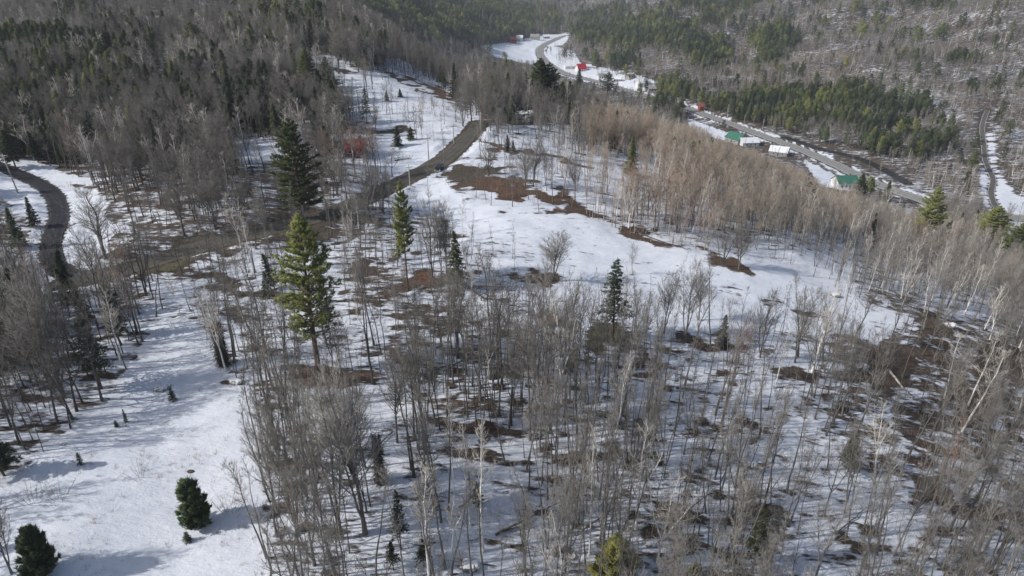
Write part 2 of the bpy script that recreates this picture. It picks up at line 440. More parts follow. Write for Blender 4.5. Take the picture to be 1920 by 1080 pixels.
V_BARE = [bare_var('hardwood', 16, 2.3, .46, 34, 7, 4, .85),
          bare_var('hardwood', 16, 2.0, .52, 28, 7, 4, .85, lean=.05),
          bare_var('hardwood', 16, 2.7, .42, 36, 7, 4, .85, fork=1),
          bare_var('hardwood', 16, 1.8, .56, 24, 7, 4, .85, lean=-.04),
          bare_var('hardwood', 16, 3.3, .38, 38, 8, 4, .9, fork=1, up=.75),
          bare_var('hardwood', 16, 1.5, .48, 24, 7, 4, .85),
          bare_var('hardwood', 16, 2.5, .45, 30, 7, 4, .85, fork=2)]
V_WIDE = [bare_var('hardwood', 16, 5.0, .28, 34, 10, 5, 1.15, fork=2, up=.7, r0=.26),
          bare_var('hardwood', 16, 4.6, .30, 34, 10, 5, 1.15, fork=3, up=.8, r0=.22)]
V_POLE = [bare_var('hardwood', 13, 1.0, .42, 20, 5, 4, .8, r0=.075),
          bare_var('hardwood', 13, 1.2, .45, 20, 5, 4, .8, lean=.07, r0=.085),
          bare_var('hardwood', 13, 1.1, .40, 20, 5, 4, .8, lean=-.06, r0=.07)]
V_MID = [bare_var('hardwood', 15, 2.8, .35, 18, 6, 3, 2.0, fork=1), bare_var('hardwood', 15, 2.4, .42, 16, 6, 3, 2.0),
         bare_var('hardwood', 15, 3.2, .35, 18, 6, 3, 2.0, fork=1, up=.75), bare_var('hardwood', 15, 2.2, .4, 15, 6, 3, 2.0, lean=.05)]
V_FAR = [bare_var('hardwood', 14, 3.0, .3, 13, 5, 2, 4.0), bare_var('hardwood', 14, 2.6, .35, 12, 5, 2, 4.0, fork=1), bare_var('hardwood', 14, 3.2, .3, 13, 5, 2, 4.0, up=.75)]
def birch_var(h, spread, b0, nl, n2, n3, rtw=1., **k):
    t, c = gen_bare(RNG, h, spread, b0, nl, n2, n3, rtw, **k)
    return Variant('birch', [('trunk', t), ('crown', c)], [M['birch'], M['birch_twig']], h, spread)
V_BIRCH = [birch_var(16, 2.6, .40, 26, 7, 3, 1.5, r0=.17), birch_var(16, 2.2, .45, 22, 7, 3, 1.5, fork=1, r0=.16), birch_var(16, 3.0, .4, 24, 7, 3, 1.6, fork=2, up=.7, r0=.17)]
V_BIRCHM = [birch_var(15, 2.2, .4, 12, 5, 2, 2.5, r0=.2), birch_var(15, 2.5, .4, 12, 5, 2, 2.5, fork=2, r0=.18)]
def con_var(nm, h, R, b0, kind, mat='needle', **k):
    t, c = gen_conifer(RNG, h, R, b0, kind, **k)
    return Variant(nm, [('trunk', t), ('crown', c)], [M['con_bark'], M[mat]], h, R)
V_PINE = [con_var('pine', 24, 4.0, .30, 'pine', nb=120, tuft=34, nd=7, nsz=.42), con_var('pine', 22, 3.6, .38, 'pine', nb=90, tuft=28, nd=6, nsz=.42)]
V_BIGP = [con_var('pine', 26, 4.6, .28, 'pine', nb=120, tuft=30, nd=7, nsz=.42), con_var('pine', 24, 4.6, .10, 'pine', nb=140, tuft=32, nd=7, nsz=.42)]
V_SPR = [con_var('spruce', 15, 2.6, .08, 'spruce', nb=110, tuft=24, nd=6, nsz=.36), con_var('spruce', 15, 3.0, .2, 'hemlock', nb=100, tuft=26, nd=6, nsz=.36)]
V_SEED = [con_var('seedling', 1.6, .42, .05, 'spruce', nb=30, tuft=7, nd=4, nsz=.15)]
V_HEM = [con_var('hemlock', 15, 3.4, .15, 'hemlock', nb=105, tuft=28, nd=6, nsz=.34), con_var('hemlock', 15, 3.0, .3, 'hemlock', nb=80, tuft=16, nd=5, nsz=.34)]
V_BUSHY = [con_var('pine', 6, 2.3, .04, 'bush', nb=120, tuft=22, nd=8, nsz=.50), con_var('pine', 6, 2.4, .04, 'bush', nb=125, tuft=22, nd=8, nsz=.50)]
V_CMID = [con_var('spruce', 15, 3.3, .12, 'spruce', nb=42, tuft=11, nd=4, nsz=.75), con_var('spruce', 15, 4.0, .2, 'hemlock', nb=40, tuft=13, nd=4, nsz=.75), con_var('pine', 15, 4.4, .25, 'bush', nb=44, tuft=12, nd=4, nsz=.85), con_var('pine', 17, 4.4, .35, 'pine', nb=40, tuft=11, nd=4, nsz=.85)]
V_CFAR = [con_var('spruce', 14, 3.2, .12, 'spruce', nb=24, tuft=7, nd=3, nsz=1.2), con_var('spruce', 13, 4.2, .15, 'bush', nb=24, tuft=7, nd=3, nsz=1.2), con_var('pine', 16, 4.6, .3, 'pine', nb=26, tuft=7, nd=3, nsz=1.3)]
def shrub_var(nm, h, n, mat, rng=RNG, tw=6, r=.02):
    g = Geo(); P = rng.normal(0, .16*h, (n, 3)); P[:, 2] = -0.1
    D = unit(np.concatenate([P[:, :2]/(.25*h)+rng.normal(0, .25, (n, 2)), np.ones((n, 1))*1.5], 1)); L = h*rng.uniform(.5, 1.1, n)
    g.spikes(P, D, L, r)
    i = np.repeat(np.arange(n), tw); u = rng.uniform(.2, .95, n*tw)
    g.spikes(P[i]+D[i]*(L[i]*u)[:, None], unit(D[i]*.8+rng.normal(0, .45, (n*tw, 3))), L[i]*rng.uniform(.2, .4, n*tw), r*.55)
    return Variant(nm, [('branches', g)], [mat], h, h*.4)
V_SHRUB = [shrub_var('shrub', 2.6, 14, M['twig']), shrub_var('shrub', 2.2, 9, M['twig']), shrub_var('shrub', 3.0, 6, M['twig'])]
V_RED = [shrub_var('shrub', 3.4, 22, M['brushred'], tw=9), shrub_var('shrub', 2.8, 18, M['brushred'], tw=9)]
V_GRASS = [shrub_var('dry_grass', .9, 12, M['grassdry'], tw=1, r=.02), shrub_var('dry_grass', .7, 7, M['grassdry'], tw=1, r=.02)]

# ------------------------------------------------------------------ roads (photo polylines laid on the ground)
def polyline(px, ymin=30.0):
    pts = [at(u, v, ymin) for u, v in px]
    P = [Vector((p.x, p.y)) for p in pts]
    out = []
    for i in range(len(P)-1):
        p0 = P[max(i-1, 0)]; p1 = P[i]; p2 = P[i+1]; p3 = P[min(i+2, len(P)-1)]
        n = max(3, int((p2-p1).length/2.0))
        for k in range(n):
            t = k/n
            out.append(0.5*((2*p1)+(-p0+p2)*t+(2*p0-5*p1+4*p2-p3)*t*t+(-p0+3*p1-3*p2+p3)*t**3))
    out.append(P[-1])
    return np.array([(p.x, p.y) for p in out])
def smooth(a, k):
    if len(a) < 4: return a
    k = max(1, k); pad = np.concatenate([np.repeat(a[:1], k, 0), a, np.repeat(a[-1:], k, 0)])
    return np.array([pad[i:i+2*k+1].mean(axis=0) for i in range(len(a))])
ROADS = {
 'paved': dict(px=[(-160, 268), (-60, 292), (0, 312), (45, 330), (88, 352), (110, 382), (110, 412), (98, 445), (94, 475), (104, 502), (135, 522), (180, 526)], w=4.1, ymin=60),
 'gravel': dict(px=[(118, 530), (180, 522), (250, 504), (330, 474), (430, 445), (520, 425), (620, 398), (700, 366), (765, 336), (818, 308), (856, 277), (880, 252), (892, 238), (899, 226)], w=7.0, ymin=80),
 'highway': dict(px=[(1085, 64), (1058, 68), (1032, 78), (1014, 90), (1014, 104), (1030, 120), (1056, 136), (1100, 148), (1165, 166), (1230, 184), (1300, 206), (1360, 228), (1450, 263), (1560, 305), (1640, 343), (1720, 372), (1810, 402), (1960, 455)], w=11.0, ymin=345),
 'lane': dict(px=[(1852, 205), (1842, 235), (1845, 270), (1848, 300), (1862, 335), (1858, 365), (1875, 395), (1910, 418), (1990, 440)], w=3.4, ymin=345),
}
ROADS['river'] = dict(px=[(1468, 256), (1495, 264), (1530, 277), (1570, 286), (1620, 300), (1665, 322), (1705, 345)], w=6, ymin=345)
for r in ROADS.values():
    xy = smooth(polyline(r['px'], r['ymin']), 3)
    z = smooth(H(xy[:, 0], xy[:, 1])[:, None], 8)[:, 0]
    r['xy'] = xy; r['z'] = z
    r['c'] = (xy.min(0)-25, xy.max(0)+25)
def road_dist(x, y, names=None):
    d = np.full(x.shape, 1e3); zz = np.zeros(x.shape); ww = np.ones(x.shape)*5
    for k, r in ROADS.items():
        if names and k not in names: continue
        lo, hi = r['c']
        m = (x > lo[0]) & (x < hi[0]) & (y > lo[1]) & (y < hi[1])
        idx = np.nonzero(m)[0]
        for i in range(0, len(idx), 20000):
            j = idx[i:i+20000]
            D = np.hypot(x[j][:, None]-r['xy'][None, :, 0], y[j][:, None]-r['xy'][None, :, 1])
            a = D.argmin(1); dm = D[np.arange(len(j)), a]-r['w']/2
            b = dm < d[j]
            d[j[b]] = dm[b]; zz[j[b]] = r['z'][a[b]]; ww[j[b]] = r['w']
    return d, zz

# ------------------------------------------------------------------ ground zones seen in the photo
OPEN = [  # name, polygon, y range
 ('meadow', [(-80, 905), (40, 880), (120, 815), (205, 755), (240, 690), (300, 610), (350, 590), (385, 640), (430, 715), (470, 740), (492, 800), (480, 870), (505, 950), (480, 1300), (-200, 1300)], 0, 140),
 ('field', [(775, 350), (850, 322), (875, 385), (1000, 405), (1085, 398), (1180, 445), (1310, 475), (1400, 520), (1500, 512), (1600, 555), (1700, 600), (1650, 650), (1500, 608), (1300, 545), (1150, 500), (1000, 478), (930, 450), (860, 420), (800, 400)], 60, 260),
 ('hill_meadow', [(545, 106), (620, 103), (655, 128), (760, 145), (840, 180), (878, 225), (830, 268), (735, 264), (695, 248), (660, 190), (640, 150), (590, 125)], 150, 345),
 ('yard', [(690, 262), (855, 272), (800, 312), (745, 335), (705, 305)], 120, 300),
 ('glade', [(432, 262), (500, 260), (540, 280), (530, 302), (450, 300)], 120, 300),
 ('roadside', [(-60, 292), (60, 300), (160, 335), (200, 380), (215, 440), (205, 492), (120, 512), (70, 560), (60, 420), (-60, 330)], 60, 260),
 ('far_field', [(900, 86), (990, 76), (1012, 86), (1020, 125), (930, 108)], 500, 2000),
 ('far_field2', [(980, 74), (1010, 66), (1075, 63), (1055, 84), (1010, 88)], 500, 2500),
 ('hamlet', [(1030, 84), (1075, 95), (1090, 120), (1180, 135), (1235, 155), (1200, 170), (1060, 140), (1020, 112)], 400, 2000),
 ('clearing', [(1505, 298), (1600, 345), (1630, 362), (1540, 350)], 345, 700),
 ('lane_side', [(1836, 250), (1860, 250), (1866, 320), (1900, 360), (1990, 410), (1990, 450), (1880, 420), (1845, 380), (1840, 320)], 345, 700),
 ('houses', [(1290, 222), (1400, 262), (1400, 275), (1290, 245)], 345, 900),
]
def zone_masks(u, v, y):
    o = {}
    for nm, poly, y0, y1 in OPEN: o[nm] = inpoly(u, v, poly) & (y > y0) & (y < y1)
    return o
def ell(u, v, cu, cv, ru, rv, ang=0.0):
    c, s = math.cos(math.radians(ang)), math.sin(math.radians(ang))
    a = (u-cu)*c+(v-cv)*s; b = -(u-cu)*s+(v-cv)*c
    return np.clip(1.6*(1-np.sqrt((a/ru)**2+(b/rv)**2)), 0, 1)
PATCH = [ # bare ground: centre, radii, angle (photo), strength, rust(+)/olive(-)
 (965, 358, 110, 22, 14, 1.3, .9), (1030, 376, 55, 17, 10, 1.3, .8), (872, 324, 52, 16, -8, 1.5, -.1), (1038, 518, 46, 16, 5, 1.2, .7), (1360, 500, 62, 16, 14, 1.3, .7),
 (690, 508, 55, 18, 5, 1.1, .8), (790, 533, 60, 20, 0, 1.2, 1.0), (745, 545, 40, 12, 0, .9, .6), (1030, 605, 55, 9, 14, 1.2, .5), (625, 705, 95, 34, 4, 1.3, .9), (560, 560, 60, 8, 5, .8, -.4),
 (1150, 640, 40, 20, 5, 1.2, -.9), (1155, 615, 55, 14, 8, .9, -.3), (1655, 690, 75, 34, -18, 1.35, .35), (1760, 650, 32, 55, -35, 1.35, .4), (1900, 680, 60, 40, 0, 1.2, .6), (1840, 750, 60, 28, 10, 1.1, .5),
 (1785, 925, 60, 16, 28, 1.35, .4), (1880, 965, 60, 10, 12, 1.2, .2), (1750, 790, 60, 8, 12, 1.2, 0), (1870, 820, 50, 12, 10, 1.2, .1), (1690, 775, 30, 8, 5, 1.2, 0), (1730, 835, 70, 5, 28, 1.2, 0),
 (1190, 440, 45, 9, 14, 1.2, .6), (1105, 400, 40, 8, 15, 1.2, .5), (1240, 455, 40, 7, 18, 1.2, .4), (940, 275, 70, 6, 17, 1.3, .8), (1040, 300, 70, 7, 12, 1.3, .3), (1005, 222, 22, 10, 10, 1.3, 1.0),
 (620, 128, 40, 5, 15, 1.2, .5), (760, 150, 80, 6, 24, 1.3, .9), (840, 178, 50, 8, 28, 1.3, .8), (735, 250, 80, 10, 4, .9, -.1), (215, 480, 45, 9, 0, 1.3, -.2), (330, 470, 120, 12, -18, 1.2, -.8), (300, 500, 70, 10, -18, 1.1, -.7), (430, 545, 50, 6, 10, 1.2, 0),
 (480, 550, 70, 6, 4, 1.2, -.1), (420, 530, 40, 8, 30, 1.2, -.2), (430, 715, 28, 10, 20, 1.1, .5), (880, 800, 90, 14, 8, 1.1, .4), (870, 850, 60, 10, 5, 1.2, 0), (740, 665, 30, 10, 20, 1.2, .5),
 (1260, 965, 45, 12, 8, 1.2, 0), (1090, 865, 60, 12, 8, .9, .3), (1400, 940, 70, 60, 10, .8, -.2), (150, 350, 30, 5, 10, 1.0, .1), (95, 425, 26, 50, 75, .35, 0), (700, 560, 60, 10, 10, .8, .2), (830, 600, 60, 10, 10, .8, .2), (1500, 700, 90, 14, 5, 1.0, .1),
 (1320, 640, 90, 10, 12, 1.1, .1), (1400, 790, 40, 7, 10, 1.1, 0), (1380, 870, 80, 8, 0, 1.0, 0), (1700, 1030, 60, 3, 0, 1.1, 0), (1585, 1000, 40, 4, 45, 1.3, 0), (540, 438, 210, 34, -11, .85, -.05), (480, 600, 120, 30, 5, .6, 0), (1455, 570, 80, 7, 18, .7, 0), (1510, 590, 40, 6, 12, 1.0, 0),
]
TANLO = [(1100, 250), (1250, 250), (1400, 300), (1600, 370), (1750, 440), (1900, 560), (2100, 640), (2100, 520), (1900, 430), (1600, 300), (1300, 200), (1150, 200)]
def ground_attr(x, y, z):
    u, v, d = project(x, y, z)
    a1 = vnoise(x/5, y/5, 91)*26+vnoise(x/1.9, y/1.9, 92)*12; a2 = vnoise(x/5, y/5, 93)*12+vnoise(x/1.9, y/1.9, 94)*6; nr_ = (y < 345)
    zm = zone_masks(u+a1*nr_, v+a2*nr_, y)
    bare = np.full(x.shape, 0.40); rust = np.full(x.shape, 0.15)
    near = y < 300
    # right far hillside and other woods
    bare = np.where((y > 345) & (u > 1050), 0.62, bare); rust = np.where((y > 345) & (u > 1050), .15, rust)
    bare = np.where((y > 345) & (u <= 1050), 0.66, bare)
    bare = np.where((y > 345) & (v > 120) & (u > 1640), 0.58, bare)
    L = near & (v < 480) & (u < 640); bare = np.where(L, 0.52, bare)
    L2 = (v < 200) & (u < 640) & (y < 700); bare = np.where(L2, 0.58, bare)
    # foreground woods
    fg = near & (v > 640) & (u > 480); bare = np.where(fg, 0.37, bare)
    fr = near & (v > 600) & (u > 1450); bare = np.where(fr, 0.40, bare)
    mw = near & (v > 450) & (v <= 730) & (u > 330) & (u < 1500); bare = np.where(mw, 0.41, bare)
    op = near & (v > 440) & (v < 620) & (u > 1000) & (u < 1600); bare = np.where(op, 0.2, bare)
    rw = near & (u > 880) & (v < 470); bare = np.where(rw, 0.32, bare); rw = (y < 345) & (u > 900) & (v < 235); bare = np.where(rw, 0.62, bare)
    gul = near & (u > 1560) & (v > 600) & (v < 860); bare = np.where(gul, 0.5, bare)
    for nm, b in (('meadow', -.06), ('field', .23), ('hill_meadow', .25), ('yard', .0), ('glade', .05), ('roadside', .08), ('far_field', -.2), ('far_field2', -.1), ('hamlet', .25), ('clearing', .15), ('lane_side', .1), ('houses', .1)):
        bare = np.where(zm[nm], b, bare)
    hv, _ = road_dist(x, y, ['highway']); bare = np.where(hv < 3+6*vnoise(x/9, y/9, 84), np.minimum(bare, .2), bare)
    w1 = vnoise(x/7, y/7, 71)*1.3+vnoise(x/2.6, y/2.6, 72)*.8; w2 = vnoise(x/6+50, y/6, 73)*1.3+vnoise(x/2.2, y/2.2, 74)*.8
    for cu, cv, ru, rv, an, st, ru_ in PATCH:
        e = ell(u+w1*ru*.75, v+w2*rv*1.1, cu, cv, ru*1.1, rv*1.1, an)*near
        bare = np.maximum(bare, bare*(1-e)+e*(st*.78)); rust = rust*(1-e)+ru_*e
    rd, _ = road_dist(x, y)
    sh = np.clip(1-rd/np.where(y > 345, 1.6, .9)/(1+.9*vnoise(x/4, y/4, 83)), 0, 1)*(rd < 900)
    bare = np.maximum(bare, sh*0.9); rust = np.where(sh > 0.2, -.05, rust)
    river = np.exp(-((v-(232+(u-1460)*0.20))/5.0)**2)*((u > 1460) & (u < 1700) & (y > 345))
    return np.clip(bare, -.3, 1.4), np.clip(rust, -1, 1)

def graded(a0, a1, b0, b1, fine, grow=1.035, cmax=60):
    """coordinates fine inside [a0,a1], growing out to [b0,b1]"""
    mid = list(np.arange(a0, a1+fine, fine)); s = fine; x = mid[-1]; hi = []
    while x < b1: s = min(s*grow, cmax); x += s; hi.append(x)
    s = fine; x = mid[0]; lo = []
    while x > b0: s = min(s*grow, cmax); x -= s; lo.append(x)
    return np.array(lo[::-1]+mid+hi)
gx = graded(-100, 150, -3600, 3600, 0.9, 1.022, 40)
gy = graded(42, 230, -120, 3700, 0.9, 1.010, 25)
GX, GY = np.meshgrid(gx, gy)
fx, fy = GX.ravel(), GY.ravel()
fz = H(fx, fy)
rd, rz_ = road_dist(fx, fy)
wgt = np.clip(1-(rd-1.0)/np.where(fy > 345, 9.0, 5.0), 0, 1); wgt = wgt*wgt*(3-2*wgt)
fz = fz*(1-wgt)+rz_*wgt - np.where(rd < 1.5, 0.12, 0.0)*np.where(fy > 345, 2.5, 1.0)
bm = np.exp(-((rd-2.6)/1.1)**2)*np.clip(.45+1.6*vnoise(fx/3.5, fy/3.5, 81)+.8*vnoise(fx/11, fy/11, 82), 0, 1.2)*(rd < 900)
fz = fz+bm*.55
bare, rust = ground_attr(fx, fy, fz)
def build_grid(name, X, Y, Z, mat):
    ny, nx = X.shape
    V = np.stack([X.ravel(), Y.ravel(), Z.ravel()], 1).astype(np.float32)
    i = np.arange(ny-1)[:, None]*nx + np.arange(nx-1)[None]
    Q = np.stack([i, i+1, i+nx+1, i+nx], -1).reshape(-1, 4).astype(np.int32)
    me = bpy.data.meshes.new(name)
    me.vertices.add(len(V)); me.vertices.foreach_set('co', V.ravel())
    me.loops.add(Q.size); me.loops.foreach_set('vertex_index', Q.ravel())
    me.polygons.add(len(Q)); me.polygons.foreach_set('loop_start', np.arange(0, Q.size, 4, dtype=np.int32))
    me.materials.append(mat); me.update(calc_edges=True)
    me.polygons.foreach_set('use_smooth', np.ones(len(Q), bool))
    return me
gme = build_grid('ground', GX, GY, fz.reshape(GX.shape), M['ground'])
def write_attrs():
  for nm, arr in (('bare', bare), ('rust', rust)):
    a = gme.attributes.new(nm, 'FLOAT', 'POINT'); a.data.foreach_set('value', arr.astype(np.float32))
ground = bpy.data.objects.new('ground', gme); COL.objects.link(ground); tag(ground, kind='structure')
print('ground verts', len(fz))

# road sheets
def mat_road(name, base, track, edge, wn=1.0, lines=False, w=10.):
    m, n, b = newmat(name)
    uv = N(n, 'ShaderNodeAttribute'); uv.attribute_name = 'across'
    tc = N(n, 'ShaderNodeTexCoord'); nz = noise(n, 0.5, 5, 0.65, tc.outputs['Object']); n2 = noise(n, 3.0, 3, 0.6, tc.outputs['Object'])
    ac = mathn(n, 'ABSOLUTE', uv.outputs['Fac'])
    wv = mathn(n, 'COSINE', mathn(n, 'MULTIPLY', ac, 12.56))      # tracks
    f = mathn(n, 'MULTIPLY', mathn(n, 'MULTIPLY_ADD', wv, -0.5, 0.5), wn)
    c = mix(n, f, base, track)
    dk = ramp(n, [(0.3, 0.75), (0.7, 1.2)]); n.links.new(nz.outputs[0], dk.inputs[0])
    mm = N(n, 'ShaderNodeMix', data_type='RGBA', blend_type='MULTIPLY'); mm.inputs[0].default_value = 1.0
    n.links.new(c, mm.inputs[6]); n.links.new(dk.outputs[0], mm.inputs[7]); c = mm.outputs[2]
    e = mathn(n, 'MULTIPLY_ADD', mathn(n, 'ADD', ac, mathn(n, 'MULTIPLY', mathn(n, 'SUBTRACT', n2.outputs[0], 0.5), 0.25)), 12.0, -9.8, clamp=True)
    c = mix(n, e, c, edge)
    if lines:
        l1 = mathn(n, 'LESS_THAN', ac, 0.028)
        l2 = mathn(n, 'LESS_THAN', mathn(n, 'ABSOLUTE', mathn(n, 'SUBTRACT', ac, 0.58)), 0.018)
        c = mix(n, l1, c, (0.55, 0.42, 0.12)); c = mix(n, l2, c, (0.7, 0.7, 0.68))
    n.links.new(c, b.inputs['Base Color'])
    bp = N(n, 'ShaderNodeBump'); bp.inputs['Strength'].default_value = 0.3; bp.inputs['Distance'].default_value = 0.1
    n.links.new(n2.outputs[0], bp.inputs['Height']); n.links.new(bp.outputs[0], b.inputs['Normal'])
    return m
RM = {'paved': mat_road('asphalt', (0.030, 0.032, 0.038), (0.042, 0.044, 0.052), (0.07, 0.066, 0.064), .8),
      'gravel': mat_road('packed_gravel', (0.085, 0.078, 0.066), (0.11, 0.10, 0.088), (0.12, 0.10, 0.07), 1.0),
      'highway': mat_road('highway_asphalt', (0.17, 0.17, 0.17), (0.36, 0.36, 0.355), (0.33, 0.32, 0.30), .8, True),
      'lane': mat_road('wet_gravel', (0.10, 0.095, 0.09), (0.14, 0.13, 0.12), (0.5, 0.5, 0.5), 1.0)}
M_W, n_, b_ = newmat('dark_river_water'); b_.inputs['Base Color'].default_value = (0.03, 0.032, 0.034, 1); b_.inputs['Roughness'].default_value = 0.25
nz_ = noise(n_, 1.2, 4); bp_ = N(n_, 'ShaderNodeBump'); bp_.inputs['Strength'].default_value = .4; n_.links.new(nz_.outputs[0], bp_.inputs['Height']); n_.links.new(bp_.outputs[0], b_.inputs['Normal'])
RM['river'] = M_W
RNAME = {'river': 'river', 'paved': 'road', 'gravel': 'gravel_road', 'highway': 'highway', 'lane': 'lane'}
def ribbon(name, xy, z, w, mat, dz, nacross=8):
    d = np.gradient(xy, axis=0); d /= np.linalg.norm(d, axis=1)[:, None]+1e-9
    nn = np.stack([-d[:, 1], d[:, 0]], 1); s = np.linspace(-1, 1, nacross+1)
    jit = 1+0.05*np.sin(np.arange(len(xy))*0.7)+0.04*np.sin(np.arange(len(xy))*1.9)
    if name == 'gravel_road': jit *= np.interp(np.linspace(0, 1, len(xy)), [0, .72, 1], [1, 1, .5])
    X = xy[:, 0][:, None]+nn[:, 0][:, None]*s[None]*w/2*jit[:, None]; Y = xy[:, 1][:, None]+nn[:, 1][:, None]*s[None]*w/2*jit[:, None]
    Z = np.repeat((z+dz)[:, None], nacross+1, 1) - 0.06*(np.abs(s)[None]**3)
    me = build_grid(name, X, Y, Z, mat)
    a = me.attributes.new('across', 'FLOAT', 'POINT'); a.data.foreach_set('value', np.tile(s, len(xy)).astype(np.float32))
    o = bpy.data.objects.new(name, me); COL.objects.link(o); tag(o, kind='structure'); return o
for k, r in ROADS.items():
    ribbon(RNAME[k], r['xy'], r['z'], r['w'], RM[k], {'paved': .06, 'gravel': .02, 'highway': .22, 'lane': .10, 'river': .05}[k])

# ------------------------------------------------------------------ where the trees stand
CON_E = [ # conifer clumps: centre, radii, share, y0, y1 (ground pixels)
 (1510, 225, 270, 60, .62, 345, 1200), (1700, 255, 130, 60, .7, 345, 1200), (1330, 105, 55, 36, .9, 600, 1600), (1450, 90, 50, 42, .9, 600, 1600), (1200, 68, 150, 30, .85, 600, 2000),
 (1250, 185, 55, 30, .65, 345, 1200), (880, 45, 160, 46, .85, 500, 2600), (700, 15, 120, 34, .85, 500, 2600), (1000, 40, 60, 30, .35, 700, 2600), (890, 100, 60, 18, .55, 230, 420), (960, 140, 60, 20, .5, 230, 420),
 (1340, 10, 90, 16, .7, 1000, 3000), (80, 125, 120, 40, .9, 150, 500), (215, 140, 60, 26, .7, 150, 500), (20, 200, 80, 50, .6, 120, 400), (60, 285, 70, 25, .4, 120, 400), (310, 190, 120, 60, .08, 120, 400),
 (560, 60, 60, 40, .35, 250, 900), (1130, 190, 60, 26, .3, 250, 500), (1900, 480, 70, 60, .2, 120, 345), (1350, 290, 60, 30, .06, 150, 345), (110, 650, 200, 110, .22, 60, 160), (1560, 250, 200, 30, .35, 345, 1000),
 (1840, 290, 60, 30, .15, 345, 900), (1800, 120, 30, 12, .3, 500, 1200), (1620, 30, 60, 14, .3, 700, 1600), (1240, 40, 200, 30, .25, 900, 2500), (1730, 0, 60, 30, .3, 700, 1600), (1150, 120, 60, 30, .3, 500, 1500),
]
rs = np.random.default_rng(21)
def sample(y0, y1, sp):
    xs = []
    A, B = [], []
    nyr = int((y1-y0)/sp)
    for k in range(nyr):
        y = y0+(k+.5)*sp
        hw = y*1.15+55
        x = np.arange(-hw, hw, sp)
        A.append(x+rs.uniform(-.5, .5, len(x))*sp); B.append(y+rs.uniform(-.5, .5, len(x))*sp)
    return np.concatenate(A), np.concatenate(B)
def forest(y0, y1, sp, lod):
    x, y = sample(y0, y1, sp); z = H(x, y); u, v, d = project(x, y, z)
    k = (u > -330) & (u < 2250) & (v < 1400) & (v > -110)
    x, y, z, u, v, d = [a[k] for a in (x, y, z, u, v, d)]
    zm = zone_masks(u, v, y); n = len(x)
    dens = np.ones(n)          # chance kept
    hgt = np.full(n, 13.0); tint = np.full(n, 0.72); birch = np.full(n, .03); kind = np.zeros(n, int)
    cl = vnoise(x/9, y/9, 11)+vnoise(x/22, y/22, 12)*.8
    if lod == 0:
        fgz = (v > 640); ra0 = (u > 300) & (u < 720) & (v > 400) & (v < 545); dens = np.where(fgz, .82, .72); hgt = np.where(fgz, 16.5, 12.5)
        dens = np.where((v > 560) & (u > 1250) & (v < 1100), .52, dens)
        dens = np.where((v > 430) & (v <= 700) & (u > 330) & (u < 1100), .55, dens)
        dens = np.where((v > 470) & (v <= 640) & (u >= 1000) & (u < 1650), .26, dens)
        dens = np.where((v > 400) & (v < 640) & (u >= 1550), .8, dens)
        hgt = np.where((v > 430) & (v <= 640) & (u > 330) & (u < 1650), 8.5, hgt)
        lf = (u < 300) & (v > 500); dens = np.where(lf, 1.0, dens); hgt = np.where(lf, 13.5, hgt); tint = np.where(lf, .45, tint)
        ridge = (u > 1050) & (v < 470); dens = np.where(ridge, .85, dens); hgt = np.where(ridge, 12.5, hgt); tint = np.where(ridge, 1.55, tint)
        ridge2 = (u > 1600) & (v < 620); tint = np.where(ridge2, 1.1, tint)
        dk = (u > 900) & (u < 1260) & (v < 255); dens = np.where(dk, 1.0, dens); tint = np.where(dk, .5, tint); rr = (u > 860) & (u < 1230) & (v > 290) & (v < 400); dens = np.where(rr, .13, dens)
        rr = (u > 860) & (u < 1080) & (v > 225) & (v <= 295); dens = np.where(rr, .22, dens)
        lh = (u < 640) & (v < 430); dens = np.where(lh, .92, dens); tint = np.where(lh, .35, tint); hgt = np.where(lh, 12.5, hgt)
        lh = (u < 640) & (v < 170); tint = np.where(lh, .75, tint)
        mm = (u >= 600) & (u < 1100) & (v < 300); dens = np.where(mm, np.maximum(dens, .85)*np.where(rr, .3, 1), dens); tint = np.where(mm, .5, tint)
        le = (u < 75) & (v > 300) & (v < 560); dens = np.where(le, .25, dens)
        re = (u > 200) & (u < 330) & (v > 370) & (v < 500); dens = np.where(re, .12, dens)
        dens = np.where(ra0, .85, dens); hgt = np.where(ra0, 11.5, hgt); ra = (u >= 300) & (u < 720) & (v > 290) & (v < 420); dens = np.where(ra, .85, dens); tint = np.where(ra, .4, tint)
        g = (u > 1560) & (u < 1830) & (v > 590) & (v < 720); dens = np.where(g, .2, dens)
        strip = (np.abs(u-(760+(v-700)*(-.12))) < 26) & (v > 640); dens = np.where(strip, .05, dens)
        st2 = (np.abs(u-(1480+(v-800)*.45)) < 40) & (v > 700) & (v < 960); dens = np.where(st2, .12, dens)
        rt = fgz & (u > 1000); tint = np.where(rt, .98, tint); birch = np.where(lh, .06, birch); birch = np.where((u > 1500) & (v > 380) & (v < 760), .10, birch)
        birch = np.where(fgz, .035, birch)
    else:
        R = u > 1040
        dens = np.where(R, .80, .95); tint = np.where(R, 1.05, .7); hgt = np.where(R, 9.5, 12.5)
        tint = np.where(R & (v > 90) & (v < 170) & (u < 1700), 1.15, tint)
        tint = np.where((u > 640) & (u < 1060) & (v < 60), .75, tint)
        dens = np.where(R & (y > 700) & (u > 1500), .85, dens)
        dens = np.where(R & (u > 1650) & (v > 190) & (v < 400), .62, dens)
        nr = R & (y < 430) ; tint = np.where(nr & (v > 250), 1.4, tint)
        birch = np.where(R, .06, .05)
    tint = tint + vnoise(x/40, y/40, 15)*.5 + rs.normal(0, .10, n)
    red = (vnoise(x/18, y/18, 16) > .3) & (rs.uniform(0, 1, n) < .25) & (y < 300) & (v > 300); tint = np.where(red, 1.9, np.clip(tint, 0, 1.7))
